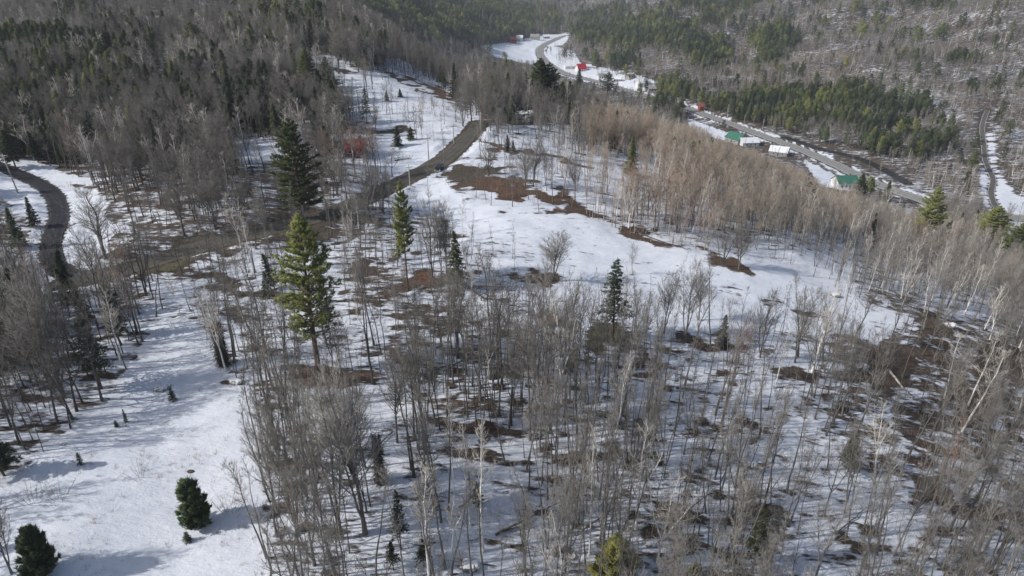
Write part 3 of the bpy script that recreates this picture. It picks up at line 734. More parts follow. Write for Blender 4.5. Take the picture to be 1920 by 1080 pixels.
    for nm in zm:
        f = {'meadow': 0.0, 'field': .0, 'hill_meadow': .05, 'yard': .0, 'glade': .05, 'hamlet': .42, 'roadside': .0, 'lane_side': .1}.get(nm, .03)
        dens = np.where(zm[nm], f, dens)
    hm = (u > 670) & (u < 830) & (v > 205) & (v < 268) & (y < 345); dens = np.where(hm, .5, dens); hgt = np.where(hm, 9., hgt)
    dens = dens*np.clip(1+cl*.9, .25, 1.5)
    rdd, _ = road_dist(x, y)
    # keep sight lines along the roads as cleared right-of-way
    dens = np.where(rdd < np.where(y > 345, 5.0, 2.2), 0, dens)
    hw, _ = road_dist(x, y+14.0, ['highway'])
    dens = np.where((y > 345) & (hw < 4) & (u > 1010), dens*.12, dens)
    con = np.zeros(n)
    for cu, cv, ru, rv, f, y0_, y1_ in CON_E:
        e = np.clip(3*(1-np.hypot((u-cu)/ru, (v-cv)/rv)), 0, 1)*((y >= y0_) & (y < y1_)); con = np.maximum(con, e*f)
        dens = np.where(e*f > .4, np.maximum(dens, .9*(rdd > 8)*(~zm['far_field'])*(~zm['far_field2'])*(~zm['hamlet'])), dens)
    con = np.maximum(con*np.clip(.85+vnoise(x/16, y/16, 31)*3.2, .0, 1.3), np.where(lod == 0, np.where((u < 640) & (v < 330), .12, np.where((v > 500) & (u > 230), .004, .012)), np.where(u < 700, .14, .035))*np.clip(1+3.5*vnoise(x/30, y/30, 33), 0, 3))
    q = rs.uniform(0, 1, n)
    keep = q < dens
    kind = np.where(rs.uniform(0, 1, n) < con, 2, np.where(rs.uniform(0, 1, n) < birch, 1, 0))
    if lod: hgt = np.where(kind == 2, 13.5, hgt)
    wd = np.ones(n)
    if lod == 0:
        wd = np.where((u < 720) & (v < 440), 1.4, wd); wd = np.where((u > 880) & (v < 270), 1.4, wd); wd = np.where((u > 1050) & (v < 470), 1.25, wd)
        wd = np.where((u < 300) & (v > 480), 1.25, wd); wd = np.where((v > 620) & (u > 1000), .85, wd)
    hgt = hgt*rs.uniform(.72, 1.22, n)
    o = dict(x=x, y=y, z=z, u=u, v=v, d=d, h=hgt, t=tint, k=kind, w=wd)
    return {a: b[keep] for a, b in o.items()}
fA = forest(44, 345, 2.45, 0)
_e = forest(100, 345, 2.9, 0)
_m = ((_e['u'] < 720) & (_e['v'] < 450)) | ((_e['u'] < 300) & (_e['v'] > 500)) | ((_e['u'] > 900) & (_e['v'] < 255)) | ((_e['u'] > 1050) & (_e['v'] < 440))
fA = {k_: np.concatenate([fA[k_], _e[k_][_m]]) for k_ in fA}
_e = forest(48, 130, 2.6, 0)
_m = (_e['v'] > 650) & (_e['u'] > 480) & (_e['k'] == 0) & (rs.uniform(0, 1, len(_e['x'])) < np.where(_e['u'] > 1480, .3, np.where(_e['u'] > 900, .62, .4)))
fA = {k_: np.concatenate([fA[k_], _e[k_][_m]]) for k_ in fA}
fB = forest(345, 760, 3.3, 1)
fC = forest(760, 2700, 5.0, 2)
fA, fB, fC = fA, fB, fC
print('trees', len(fA['x']), len(fB['x']), len(fC['x']))

CLEAR = [
 (.95, [(1283, 196), (1350, 214), (1450, 250), (1560, 291), (1640, 328), (1700, 352), (1760, 376), (1760, 398), (1700, 380), (1622, 362), (1545, 345), (1500, 312), (1420, 278), (1350, 258), (1283, 216)]),
 (.97, [(922, 82), (985, 66), (1068, 60), (1062, 78), (1035, 84), (1040, 112), (925, 108)]),
 (.93, [(1005, 78), (1040, 84), (1050, 118), (1110, 140), (1160, 158), (1150, 172), (1090, 150), (1040, 136), (1012, 112)]),
 (.93, [(1060, 112), (1112, 112), (1118, 135), (1060, 132)]), (.6, [(1110, 135), (1235, 140), (1235, 168), (1150, 165)]),
 (.93, [(745, 352), (770, 328), (830, 290), (862, 262), (874, 244), (896, 244), (890, 270), (876, 300), (850, 330), (790, 352), (760, 362)]),
 (.85, [(700, 268), (850, 272), (800, 312), (745, 335), (712, 305)]), (.75, [(640, 252), (698, 252), (702, 290), (640, 288)]), (.85, [(436, 262), (500, 260), (530, 280), (520, 300), (450, 300)]),
 (.97, [(-40, 292), (40, 312), (90, 340), (130, 375), (120, 430), (112, 480), (130, 515), (85, 510), (78, 440), (85, 395), (60, 352), (-40, 322)]),
 (.75, [(120, 330), (160, 360), (150, 430), (175, 470), (200, 500), (140, 500), (118, 450)]),
 (.80, [(830, 370), (1000, 410), (1200, 460), (1400, 525), (1600, 580), (1500, 590), (1280, 540), (1100, 495), (900, 440)]),
 (.60, [(780, 350), (850, 325), (900, 380), (1080, 400), (1000, 420), (830, 380)]),
 (.55, [(560, 108), (605, 104), (650, 128), (760, 145), (840, 185), (870, 225), (830, 250), (740, 215), (660, 200), (640, 170)]),
 (.80, [(1836, 250), (1862, 250), (1870, 320), (1900, 360), (1960, 410), (1900, 425), (1870, 400), (1848, 370), (1838, 310)]),
 (.80, [(968, 204), (1002, 204), (1002, 230), (968, 230)]), (.6, [(200, 520), (330, 470), (330, 500), (250, 530)]),
 (.55, [(1590, 640), (1680, 600), (1760, 600), (1830, 640), (1830, 720), (1650, 730)]), (.6, [(1490, 258), (1560, 272), (1640, 300), (1730, 345), (1700, 345), (1600, 305), (1490, 275)]), (.8, [(276, 80), (308, 84), (322, 126), (286, 132)]), (.8, [(835, 790), (990, 790), (975, 900), (935, 1045), (880, 1045), (870, 900)]), (.75, [(1195, 890), (1265, 890), (1250, 1060), (1215, 1060)]), (.85, [(704, 700), (748, 700), (768, 880), (770, 1000), (730, 1000), (710, 905)]),
 (.75, [(1465, 760), (1520, 760), (1560, 900), (1610, 1075), (1560, 1085), (1510, 900)]), (.5, [(860, 965), (950, 965), (960, 1080), (850, 1080)]), (.7, [(540, 400), (640, 400), (650, 560), (610, 700), (580, 700), (540, 560)]), (.6, [(530, 215), (600, 215), (600, 405), (530, 405)]),
]
def sight(f):
    n = len(f['x']); keep = np.ones(n, bool); q = rs.uniform(0, 1, n)
    for fr in (.15, .45, .75, 1.0):
        uu, vv, _ = project(f['x'], f['y'], f['z']+f['h']*fr)
        for p_, poly in CLEAR: keep &= ~(inpoly(uu, vv, poly) & (q < p_))
    return {a: b[keep] for a, b in f.items()}
fA, fB, fC = sight(fA), sight(fB), sight(fC)
# ground melts first round the trunks
m_ = fA['y'] < 235
jx = np.clip(np.searchsorted(gx, fA['x'][m_]), 1, len(gx)-1); jy = np.clip(np.searchsorted(gy, fA['y'][m_]), 1, len(gy)-1)
wl = np.zeros(GX.shape); pw = rs.uniform(0, 1, len(jx))**2.5*.3
for dx in (0, -1):
    for dy in (0, -1): np.maximum.at(wl, (jy+dy, jx+dx), pw*(1 if dx == dy else .8))
bare = np.where(bare < .9, bare+wl.ravel(), bare)
write_attrs()
# ------------------------------------------------------------------ hero trees, placed one by one
HERO = [] # taken spots
def hero(var, name, u, v, vtop, wpx, label, tint=1.0, group=None, ymin=40., cat='tree', rz=None, tilt=(0, 0)):
    P = at(u, v, ymin); h = max(height_to(P, vtop), .3)
    w = (wpx/2*pxm(P))/var.r if wpx else None
    HERO.append((P.x, P.y, (wpx or 30)/2*pxm(P)))
    return place(var, name, (P.x, P.y, P.z-.15), h, w, random.uniform(0, 6.28) if rz is None else rz, tint, label, cat, group, tilt)
random.seed(5)
hero(V_BIGP[0], 'pine_tree', 598, 700, 402, 128, 'tallest bright green pine, above the snowy clearing, rusty litter round its foot', 1.25)
hero(V_BIGP[1], 'pine_tree', 570, 408, 220, 106, 'big dark green pine beside the dirt road, left of the red-roofed cabin', .75)
hero(V_PINE[1], 'pine_tree', 765, 545, 338, 44, 'slim green pine with bare lower trunk between gravel road and open field', 1.3)
hero(V_HEM[0], 'hemlock_tree', 858, 545, 430, 46, 'small dark hemlock growing against bare trees beside the rusty bare patch', .9)
hero(V_HEM[1], 'hemlock_tree', 1148, 640, 485, 80, 'dark grey hemlock alone below the open field, olive ground under it', .25)
hero(V_SPR[0], 'spruce_tree', 1352, 652, 588, 32, 'small dark spruce below the open field, right of the lone grey hemlock', .1)
hero(V_BUSHY[0], 'pine_tree', 372, 985, 906, 62, 'round bushy young pine standing alone in the snowy clearing, the farther of two', .5, 'young pines in the snowy clearing')
hero(V_BUSHY[1], 'pine_tree', 84, 1078, 998, 66, 'round bushy young pine at the bottom left corner, nearer of two', .4, 'young pines in the snowy clearing')
hero(V_BUSHY[1], 'pine_tree', 1150, 1108, 1022, 100, 'yellow-green bushy pine cut by the bottom edge among bare trees', 1.9, None)
hero(V_BUSHY[0], 'pine_tree', 1300, 1104, 1062, 34, 'tiny yellow-green pine at the bottom edge right of the bushy one', 1.7)
hero(V_HEM[0], 'hemlock_tree', 28, 690, 556, 100, 'broad dark hemlock at the left edge in the woods below the road junction', .45)
hero(V_HEM[1], 'hemlock_tree', 190, 728, 590, 84, 'dark hemlock at the edge of the woods beside the shaded snowy clearing', .35)
hero(V_SPR[1], 'spruce_tree', 8, 892, 790, 74, 'black-green spruce at the left edge above the snowy clearing', .2)
hero(V_SPR[0], 'spruce_tree', 36, 468, 388, 40, 'dark green spruce inside the curve of the paved road', .6)
hero(V_SPR[0], 'spruce_tree', 66, 425, 368, 28, 'smaller spruce closest to the curve of the paved road', .4)
hero(V_SEED[0], 'spruce_tree', 152, 871, 848, 13, 'ankle-high spruce seedling left in the middle of the snowy clearing', .3, 'spruce seedlings in the snowy clearing')
hero(V_SEED[0], 'spruce_tree', 324, 751, 727, 17, 'small spruce seedling in a melted ring at the top of the snowy clearing', .2, 'spruce seedlings in the snowy clearing')
hero(V_SEED[0], 'spruce_tree', 219, 801, 788, 10, 'tiny spruce seedling nearest the shaded woods edge', .2, 'spruce seedlings in the snowy clearing')
hero(V_SEED[0], 'spruce_tree', 237, 792, 767, 8, 'thin spruce seedling right of the tiny one near the shaded woods edge', .2, 'spruce seedlings in the snowy clearing')
hero(V_SEED[0], 'spruce_tree', 352, 1015, 997, 18, 'low spruce seedling just below the round young pine', .4, 'spruce seedlings in the snowy clearing')
hero(V_HEM[0], 'fir_tree', 896, 947, 903, 30, 'small dark fir in the foreground woods left of the white birch clump', .4)
hero(V_HEM[1], 'hemlock_tree', 752, 1030, 915, 44, 'thin sparse hemlock in the foreground woods below the dark shaggy stub', .35)
hero(V_HEM[1], 'hemlock_tree', 738, 1068, 1015, 36, 'low hemlock at the foot of the thin sparse one', .3)
hero(V_HEM[1], 'hemlock_tree', 795, 1062, 1010, 40, 'small hemlock near the bottom edge, right of the thin sparse one', .35)
hero(V_HEM[1], 'hemlock_tree', 1410, 1075, 955, 84, 'dull olive hemlock behind bare branches at the lower right of the woods', 1.0)
hero(V_SPR[1], 'spruce_tree', 1590, 885, 808, 50, 'greyish spruce among the bare trees right of the snowy lane', .7)
hero(V_PINE[1], 'pine_tree', 1722, 486, 348, 56, 'tall green pine with a bare trunk in front of the highway', 1.2)
hero(V_PINE[0], 'pine_tree', 1848, 470, 385, 62, 'yellow-green pine right of the tall one, before the lane', 1.35)
hero(V_PINE[0], 'pine_tree', 1888, 520, 418, 74, 'dark green full pine at the right edge below the lane', .9)
hero(V_PINE[1], 'pine_tree', 1505, 410, 340, 34, 'olive pine standing up out of the brown wooded ridge', .9)
hero(V_SPR[1], 'cedar_tree', 1805, 545, 472, 28, 'brownish dark conifer above the white-limbed birch near the right edge', .8)
hero(V_SPR[0], 'spruce_tree', 1442, 352, 300, 22, 'thin dark conifer in the brown ridge woods', .4)
hero(V_HEM[1], 'hemlock_tree', 1258, 318, 255, 30, 'olive-brown conifer in the brown woods right of the snowy strip', 1.2)
hero(V_SPR[0], 'spruce_tree', 1768, 470, 412, 18, 'narrow spruce between the tall pine and the lane', .6)
hero(V_PINE[0], 'pine_tree', 1012, 215, 108, 58, 'left of the pair of big dark pines behind the grey rock', .35, 'pair of pines behind the grey rock', 240)
hero(V_PINE[1], 'pine_tree', 1030, 218, 116, 50, 'right of the pair of big dark pines behind the grey rock', .4, 'pair of pines behind the grey rock', 240)
hero(V_SPR[1], 'spruce_tree', 1086, 172, 128, 24, 'dark conifer tip rising in front of the highway near the red barn roof', .4, None, 240)
hero(V_PINE[1], 'pine_tree', 1138, 190, 134, 34, 'dark pine in front of the highway right of the distant red roof', .35, None, 240)
hero(V_PINE[0], 'pine_tree', 370, 118, 38, 46, 'layered pine standing above the bare woods on the left hill', 1.1, None, 150)
hero(V_PINE[1], 'pine_tree', 480, 110, 52, 40, 'pale green pine on the left hill, left of the hill meadow', 1.3, None, 150)
hero(V_SPR[1], 'spruce_tree', 214, 150, 58, 62, 'broad black-green spruce on the left hill', .25, None, 120)
hero(V_PINE[1], 'pine_tree', 580, 190, 90, 36, 'thin pine with a small crown at the lower corner of the hill meadow', .9, None, 120)
hero(V_HEM[1], 'hemlock_tree', 688, 232, 163, 26, 'sparse dark pine standing in the hill meadow', .3, None, 120)
hero(V_SPR[0], 'spruce_tree', 750, 182, 165, 13, 'little round conifer high in the hill meadow', .3, None, 120)
hero(V_SPR[0], 'spruce_tree', 725, 190, 168, 12, 'little conifer left of the round one in the hill meadow', .3, None, 120)
hero(V_SPR[0], 'spruce_tree', 745, 275, 236, 24, 'dark spruce at the edge of the yard above the snow', .3, None, 120)
hero(V_SPR[0], 'spruce_tree', 770, 262, 236, 20, 'second dark spruce at the edge of the yard, closer to the road', .2, None, 120)
hero(V_SPR[0], 'spruce_tree', 952, 282, 252, 18, 'small spruce on the snow strip right of the gravel road', .2, None, 120)
hero(V_SPR[0], 'spruce_tree', 962, 284, 262, 12, 'smallest spruce of the snow strip right of the gravel road', .2, None, 120)
hero(V_SPR[0], 'spruce_tree', 1610, 372, 325, 40, 'grey-green spruce in front of the nearer green-roofed house', .5, None, 240)
hero(V_SPR[0], 'spruce_tree', 1660, 378, 338, 26, 'spruce beside the highway right of the nearer green-roofed house', .6, None, 240)
hero(V_SPR[0], 'spruce_tree', 1272, 222, 190, 20, 'conifer at the left end of the straight highway stretch', .5, None, 240)
hero(V_SPR[0], 'spruce_tree', 152, 240, 180, 26, 'dark narrow spruce in the left woods above the paved road', .2, None, 120)
hero(V_SPR[1], 'spruce_tree', 30, 315, 240, 46, 'dark spruce above the paved road at the left edge', .25, None, 100)
hero(V_SPR[1], 'spruce_tree', 72, 305, 245, 34, 'dark spruce just right of the left edge one, above the paved road', .25, None, 100)
# birches
for i, (u, v, vt, w, lab) in enumerate([
 (905, 1035, 805, 90, 'bright white birch with spreading crown in the middle of the foreground woods'),
 (882, 985, 790, 50, 'white birch leaning behind the bright spreading birch'),
 (852, 930, 735, 40, 'tall thin white birch left of the birch clump in the foreground woods'),
 (1040, 965, 880, 26, 'short pale birch right of the birch clump'),
 (848, 1040, 930, 44, 'lower white birch left of the bright spreading birch'),
 (1232, 1060, 890, 100, 'crooked white birch with two arms near the bottom right of centre'),
 (1105, 1040, 800, 50, 'pale slender birch under the reddish twigs in the foreground woods'),
 (1655, 920, 840, 30, 'short bent white birch trunk among the bare trees at right'),
 (1455, 720, 600, 40, 'thin white birch standing in snow below the open field'),
 (1585, 470, 400, 34, 'white birch with bending limbs on the right side of the brown ridge'),
 (1600, 480, 412, 26, 'second bending white birch just right of the other on the ridge'),
 (1560, 440, 372, 24, 'white-limbed birch top left of the bending pair'),
 (1808, 590, 495, 44, 'birch with bright white forked limbs near the right edge above the gully'),
 (742, 470, 380, 18, 'white birch stem beside the slim green pine'),
 (660, 500, 380, 30, 'leaning pale birch right of the dirt road bend'),
 (1815, 760, 620, 50, 'leaning pale birch in the gully woods at the right edge'),
 (105, 175, 120, 18, 'thin white birch stem in the shadow of the left hill conifers'),
 (170, 150, 88, 22, 'white birch among the dark spruces on the left hill'),
]):
    hero(V_BIRCH[i % 3], 'birch_tree', u, v, vt, w, lab, 1.0, None, 40)
# wide single hardwoods
for i, (u, v, vt, w, t, lab) in enumerate([
 (198, 485, 355, 120, .9, 'wide leafless tree on the snowbank right of the paved curve'),
 (1038, 525, 430, 86, 1.0, 'round multi-stemmed leafless tree alone in the open snowfield'),
 (985, 348, 270, 70, .7, 'dark leafless tree on the rusty bare patch at the top of the open field'),
 (1000, 350, 262, 56, .6, 'leafless tree right of its neighbour on the rusty bare patch'),
 (916, 330, 262, 56, .7, 'leafless tree left of the rusty bare patch'),
 (1078, 375, 290, 50, .9, 'leafless tree at the right end of the rusty bare patch'),
 (810, 520, 378, 66, .8, 'tall leafless tree left end of the group above the rusty ground beside the field'),
 (828, 515, 385, 56, .8, 'middle leafless tree of the group above the rusty ground beside the field'),
 (838, 525, 380, 56, .8, 'right leafless tree of the group above the rusty ground beside the field'),
 (685, 1000, 700, 190, .9, 'largest leafless tree of the dense clump beside the snowy clearing'),
 (640, 1010, 735, 130, .85, 'leafless tree of the dense clump nearest the snowy clearing'),
 (560, 1000, 760, 110, .9, 'leaning leafless tree at the left end of the dense clump by the clearing'),
 (600, 960, 730, 120, .8, 'leafless tree at the back of the dense clump by the clearing'),
 (745, 830, 650, 90, .6, 'single dark leafless tree on the snow strip right of the dense clump'),
 (345, 440, 330, 90, .6, 'dark wide leafless tree above the dirt road'),
 (405, 430, 320, 90, .55, 'dark wide leafless tree right of its twin above the dirt road'),
 (455, 415, 330, 60, .6, 'third dark leafless tree above the dirt road'),
 (100, 735, 500, 150, .75, 'tall leafless tree in the shaded woods at left, grey trunk'),
 (120, 745, 520, 140, .7, 'tall leafless tree in the shaded woods at left, right of the grey trunk'),
 (1245, 625, 505, 60, .9, 'leafless tree in snow right of the lone grey hemlock'),
 (1285, 640, 490, 70, .9, 'tall leafless tree in snow further right of the lone grey hemlock'),
 (1310, 600, 500, 60, .9, 'leafless tree behind the small dark spruce below the field'),
 (1425, 670, 545, 60, .6, 'dark leafless tree, left of a pair at the field lower edge'),
 (1490, 680, 545, 70, .6, 'dark leafless tree, right of a pair at the field lower edge'),
 (1545, 700, 590, 50, .7, 'leafless tree left of the bare gully'),
 (650, 372, 288, 60, .9, 'bushy pale leafless tree in front of the red-roofed cabin'),
 (690, 385, 292, 56, .9, 'bushy pale leafless tree right of the other in front of the red-roofed cabin'),
 (735, 330, 272, 40, .7, 'leafless tree in the yard right of the red-roofed cabin'),
 (520, 965, 775, 90, .75, 'leafless tree at the outer edge of the dense clump, over the clearing'), (665, 905, 705, 120, .75, 'leafless tree at the back right of the dense clump'), (590, 1060, 830, 110, .8, 'leafless tree at the bottom of the dense clump'),
 (635, 138, 48, 66, .6, 'round-crowned leafless tree above the hill meadow'), (672, 134, 55, 50, .6, 'round-crowned leafless tree right of its larger neighbour above the hill meadow'), (22, 1075, 930, 90, .8, 'leafless sapling at the bottom left corner behind the young pine'),
 (868, 236, 165, 50, .4, 'dark leafless tree on the left of the gravel road end'), (884, 226, 150, 50, .4, 'dark leafless tree behind the gravel road end'),
 (905, 236, 160, 50, .45, 'dark leafless tree on the right of the gravel road end'), (920, 248, 175, 50, .5, 'leafless tree a few steps right of the gravel road end'), (893, 216, 140, 50, .35, 'tall dark leafless tree hiding where the gravel road goes'), (855, 228, 170, 40, .5, 'leafless tree at the right corner of the hill meadow'),
 (1355, 500, 420, 60, .7, 'dark leafless tree over the reddish patch at the right end of the field'),
 (1385, 505, 430, 60, .7, 'dark leafless tree right of the other over the reddish patch'),
]):
    hero(V_WIDE[i % 2] if w > 45 else V_BARE[i % 7], 'hardwood_tree', u, v, vt, w, lab, t, None, 40)

# ------------------------------------------------------------------ everything else in the woods
def not_hero(f):
    m = np.ones(len(f['x']), bool)
    for hx, hy, r in HERO:
        m &= np.hypot(f['x']-hx, f['y']-hy) > min(2.2, .6*r+.8)
    return {a: b[m] for a, b in f.items()}
fA = not_hero(fA)
def zone_phrase(u, v):
    if v > 900:
        if u < 520: return 'by the bottom left snowy clearing'
        if u < 720: return 'in the dense clump by the clearing'
        if u < 960: return 'in bottom woods below the shaggy stub'
        if u < 1250: return 'in bottom woods near the yellow-green pine'
        if u < 1520: return 'in bottom woods by the olive hemlock'
        return 'in the bottom right corner woods'
    if v > 740:
        if u < 300: return 'in shaded woods at the left edge'
        if u < 720: return 'behind the dense clump by the clearing'
        if u < 1000: return 'around the white birch clump'
        if u < 1250: return 'right of the white birch clump'
        if u < 1520: return 'left of the narrow snow strip'
        if u < 1740: return 'right of the snow strip'
        return 'on the patchy slope below the gully'
    if v > 600:
        if u < 330: return 'in the shaded woods below the road junction'
        if u < 600: return 'between clearing and tallest pine'
        if u < 900: return 'on blotchy snow right of tallest pine'
        if u < 1200: return 'on blotchy snow below the lone hemlock'
        if u < 1560: return 'in the thin woods below the open field'
        return 'round the bare earth gully at right'
    if v > 430:
        if u < 330: return 'by the road junction at left'
        if u < 700: return 'below the dirt road left of the slim pine'
        if u < 1000: return 'on the left end of the open field'
        if u < 1500: return 'along the lower edge of the field'
        return 'on the wooded right rim of the open field'
    if u < 640: return 'on the shaded left hillside'
    if u < 1050: return 'around the gravel road and hill meadow'
    return 'on the brown wooded ridge in front of the highway'
def size_word(h, hm): return 'tall' if h > hm*1.1 else ('short' if h < hm*.88 else 'mid-height')
inv = (fA['u'] > -30) & (fA['u'] < 1950) & (fA['v'] > 0) & (fA['v'] < 1180)
size = np.where(inv, fA['h']/fA['d'], 0)
pick = np.zeros(len(size), bool)
LIM = {0: 268, 1: 60, 2: 90}
for kk, lim in LIM.items():
    idx = np.nonzero((fA['k'] == kk) & inv)[0]; idx = idx[np.argsort(-size[idx])][:lim]; pick[idx] = True
FORM = {0: 'upright', 1: 'slightly bowed', 2: 'forked', 3: 'leaning narrow', 4: 'forked broad', 5: 'slender', 6: 'multi-stemmed', 7: 'pole-thin', 8: 'pole-thin bent', 9: 'pole-thin leaning'}
ALLB = V_BARE+V_POLE
vb = rs.choice(10, len(size), p=[.08, .09, .06, .10, .04, .13, .05, .17, .14, .14])
for i in np.nonzero(pick)[0]:
    k = fA['k'][i]; u, v, h = fA['u'][i], fA['v'][i], fA['h'][i]; ph = zone_phrase(u, v)
    loc = (fA['x'][i], fA['y'][i], fA['z'][i]-.15); rz = rs.uniform(0, 6.28); t = fA['t'][i]
    tl = (rs.normal(0, .055), rs.normal(0, .055))
    if k == 0:
        red = 'reddish ' if t > 1.75 else ''
        place(ALLB[vb[i]], 'hardwood_tree', loc, h, h/ALLB[vb[i]].h*rs.uniform(.85, 1.2)*fA['w'][i], rz, t, f'{size_word(h, 15)} {FORM[vb[i]]} {red}leafless tree {ph}', 'tree', 'leafless trees '+ph, tl)
    elif k == 1:
        j = int(rs.integers(3)); place(V_BIRCH[j], 'birch_tree', loc, h*.9, None, rz, 1., f'{size_word(h, 13)} {["upright", "forked", "multi-stemmed"][j]} birch {ph}', 'tree', 'pale birches '+ph, tl)
    else:
        j = int(rs.integers(4)); vv = (V_SPR+V_HEM)[j]; place(vv, 'conifer_tree', loc, h*.8, None, rz, np.clip(t*.5, 0, 1), f'{size_word(h, 13)} {["conical dark", "rounded dark", "dense drooping", "sparse drooping"][j]} conifer {ph}', 'tree', 'conifers '+ph, tl)

# masses of trees: one object per kind, instancing hidden stock meshes
def stock(name, variants):
    c = bpy.data.collections.new(name+'_kinds')
    for i, v in enumerate(variants):
        o = bpy.data.objects.new('%s_kind_%02d' % (name, i), v.joined); c.objects.link(o)
    return c
def mass(name, label, cat, pos, idx, rot, scl, tint, coll):
    me = bpy.data.meshes.new(name); n = len(pos)
    me.vertices.add(n); me.vertices.foreach_set('co', np.asarray(pos, np.float32).ravel())
    a = me.attributes.new('pick', 'INT', 'POINT'); a.data.foreach_set('value', np.asarray(idx, np.int32))
    a = me.attributes.new('rot', 'FLOAT_VECTOR', 'POINT'); a.data.foreach_set('vector', np.asarray(rot, np.float32).ravel())
    a = me.attributes.new('scl', 'FLOAT_VECTOR', 'POINT'); a.data.foreach_set('vector', np.asarray(scl, np.float32).ravel())
    a = me.attributes.new('tint', 'FLOAT', 'POINT'); a.data.foreach_set('value', np.asarray(tint, np.float32))
    o = bpy.data.objects.new(name, me); COL.objects.link(o); tag(o, label, cat, None, 'stuff')
    g = bpy.data.node_groups.new(name+'_scatter', 'GeometryNodeTree')
    g.interface.new_socket('Geometry', in_out='INPUT', socket_type='NodeSocketGeometry'); g.interface.new_socket('Geometry', in_out='OUTPUT', socket_type='NodeSocketGeometry')
    ni = g.nodes.new('NodeGroupInput'); no = g.nodes.new('NodeGroupOutput')
    ip = g.nodes.new('GeometryNodeInstanceOnPoints'); ci = g.nodes.new('GeometryNodeCollectionInfo')
    ci.inputs['Collection'].default_value = coll; ci.inputs['Separate Children'].default_value = True; ci.inputs['Reset Children'].default_value = True
    ip.inputs['Pick Instance'].default_value = True
    def named(nm, t):
        x = g.nodes.new('GeometryNodeInputNamedAttribute'); x.data_type = t; x.inputs['Name'].default_value = nm
        return [s for s in x.outputs if s.enabled and s.name == 'Attribute'][0]
    g.links.new(ni.outputs[0], ip.inputs['Points']); g.links.new(ci.outputs[0], ip.inputs['Instance'])
    g.links.new(named('pick', 'INT'), ip.inputs['Instance Index'])
    e2r = g.nodes.new('FunctionNodeEulerToRotation'); g.links.new(named('rot', 'FLOAT_VECTOR'), e2r.inputs[0])
    g.links.new(e2r.outputs[0], ip.inputs['Rotation']); g.links.new(named('scl', 'FLOAT_VECTOR'), ip.inputs['Scale'])
    g.links.new(ip.outputs[0], no.inputs[0])
    md = o.modifiers.new('scatter', 'NODES'); md.node_group = g
    return o
def gather(sets):
    pos, idx, rot, scl, tn = [], [], [], [], []
    for f, m, base, vs, hs, w0 in sets:
        n = int(m.sum())
        if not n: continue
        hb = np.array([v.h for v in vs]); j = rs.integers(0, len(vs), n)
        s = f['h'][m]*hs/hb[j]; w = s*rs.uniform(.85, 1.2, n)*w0*(f['w'][m] if 'w' in f else 1.0)
        pos.append(np.stack([f['x'][m], f['y'][m], f['z'][m]-.15], 1)); idx.append(j+base)
        rot.append(np.stack([rs.normal(0, .06, n), rs.normal(0, .06, n), rs.uniform(0, 6.28, n)], 1))
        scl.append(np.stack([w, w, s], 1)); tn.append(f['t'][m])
    return np.concatenate(pos), np.concatenate(idx), np.concatenate(rot), np.concatenate(scl), np.concatenate(tn)
rest = ~pick
hv = V_BARE+V_POLE+V_MID+V_FAR
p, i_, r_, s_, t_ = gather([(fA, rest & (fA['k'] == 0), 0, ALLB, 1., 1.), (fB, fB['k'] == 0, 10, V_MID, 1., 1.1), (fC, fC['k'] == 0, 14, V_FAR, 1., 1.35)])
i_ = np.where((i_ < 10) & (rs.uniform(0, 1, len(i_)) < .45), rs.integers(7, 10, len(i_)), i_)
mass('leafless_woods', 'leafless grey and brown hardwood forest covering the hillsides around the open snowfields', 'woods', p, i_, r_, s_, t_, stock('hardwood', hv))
bv = V_BIRCH+V_BIRCHM
p, i_, r_, s_, t_ = gather([(fA, rest & (fA['k'] == 1), 0, V_BIRCH, .95, 1.), (fB, fB['k'] == 1, 3, V_BIRCHM, 1., 1.), (fC, fC['k'] == 1, 3, V_BIRCHM, 1., 1.2)])
mass('birch_woods', 'pale birches scattered through the far leafless hillsides', 'birches', p, i_, r_, s_, t_, stock('birch', bv))
cv_ = V_SPR+V_HEM+V_CMID+V_CFAR
for f in (fA, fB, fC): f['t2'] = f['t']
def ctint(f): g = dict(f); g['t'] = np.clip(.75+vnoise(f['x']/30, f['y']/30, 41)*1.2+rs.normal(0, .32, len(f['x']))+np.where(f['u'] > 1040, -.05, 0), .1, 1.5); return g
p, i_, r_, s_, t_ = gather([(ctint(fA), rest & (fA['k'] == 2), 0, V_SPR+V_HEM, .95, 1.), (ctint(fB), fB['k'] == 2, 4, V_CMID, .95, 1.05), (ctint(fC), fC['k'] == 2, 8, V_CFAR, 1.1, 1.25)])
mass('conifer_woods', 'dark green spruce and pine stands mixed into the far hillsides', 'conifers', p, i_, r_, s_, t_, stock('conifer', cv_))

# undergrowth
xs, ys = sample(44, 260, 2.2); zs = H(xs, ys); us, vs_, ds = project(xs, ys, zs)
zm = zone_masks(us, vs_, ys); q = rs.uniform(0, 1, len(xs))
pr = np.where(vs_ > 640, .50, .42)*np.clip(1+3*vnoise(xs/8, ys/8, 51), 0, 2)
for nm in zm: pr = np.where(zm[nm], .02 if nm in ('field', 'yard') else .05, pr)
pr = np.where(zm['hill_meadow'], .2, pr); pr = np.where(zm['meadow'], .09, pr)
rdd, _ = road_dist(xs, ys); pr = np.where(rdd < 1.0, 0, pr)
k = (q < pr) & (us > -200) & (us < 2150) & (vs_ < 1200)
U = dict(x=xs[k], y=ys[k], z=zs[k], u=us[k], v=vs_[k], d=ds[k], t=np.clip(.8+rs.normal(0, .3, int(k.sum())), 0, 1.6), h=rs.uniform(.5, 2.3, int(k.sum())))
inm = zone_masks(U['u'], U['v'], U['y'])['meadow'] & (U['v'] < 1080) & (U['u'] > 0)
U['h'] = np.where(inm, U['h']*.55, U['h'])
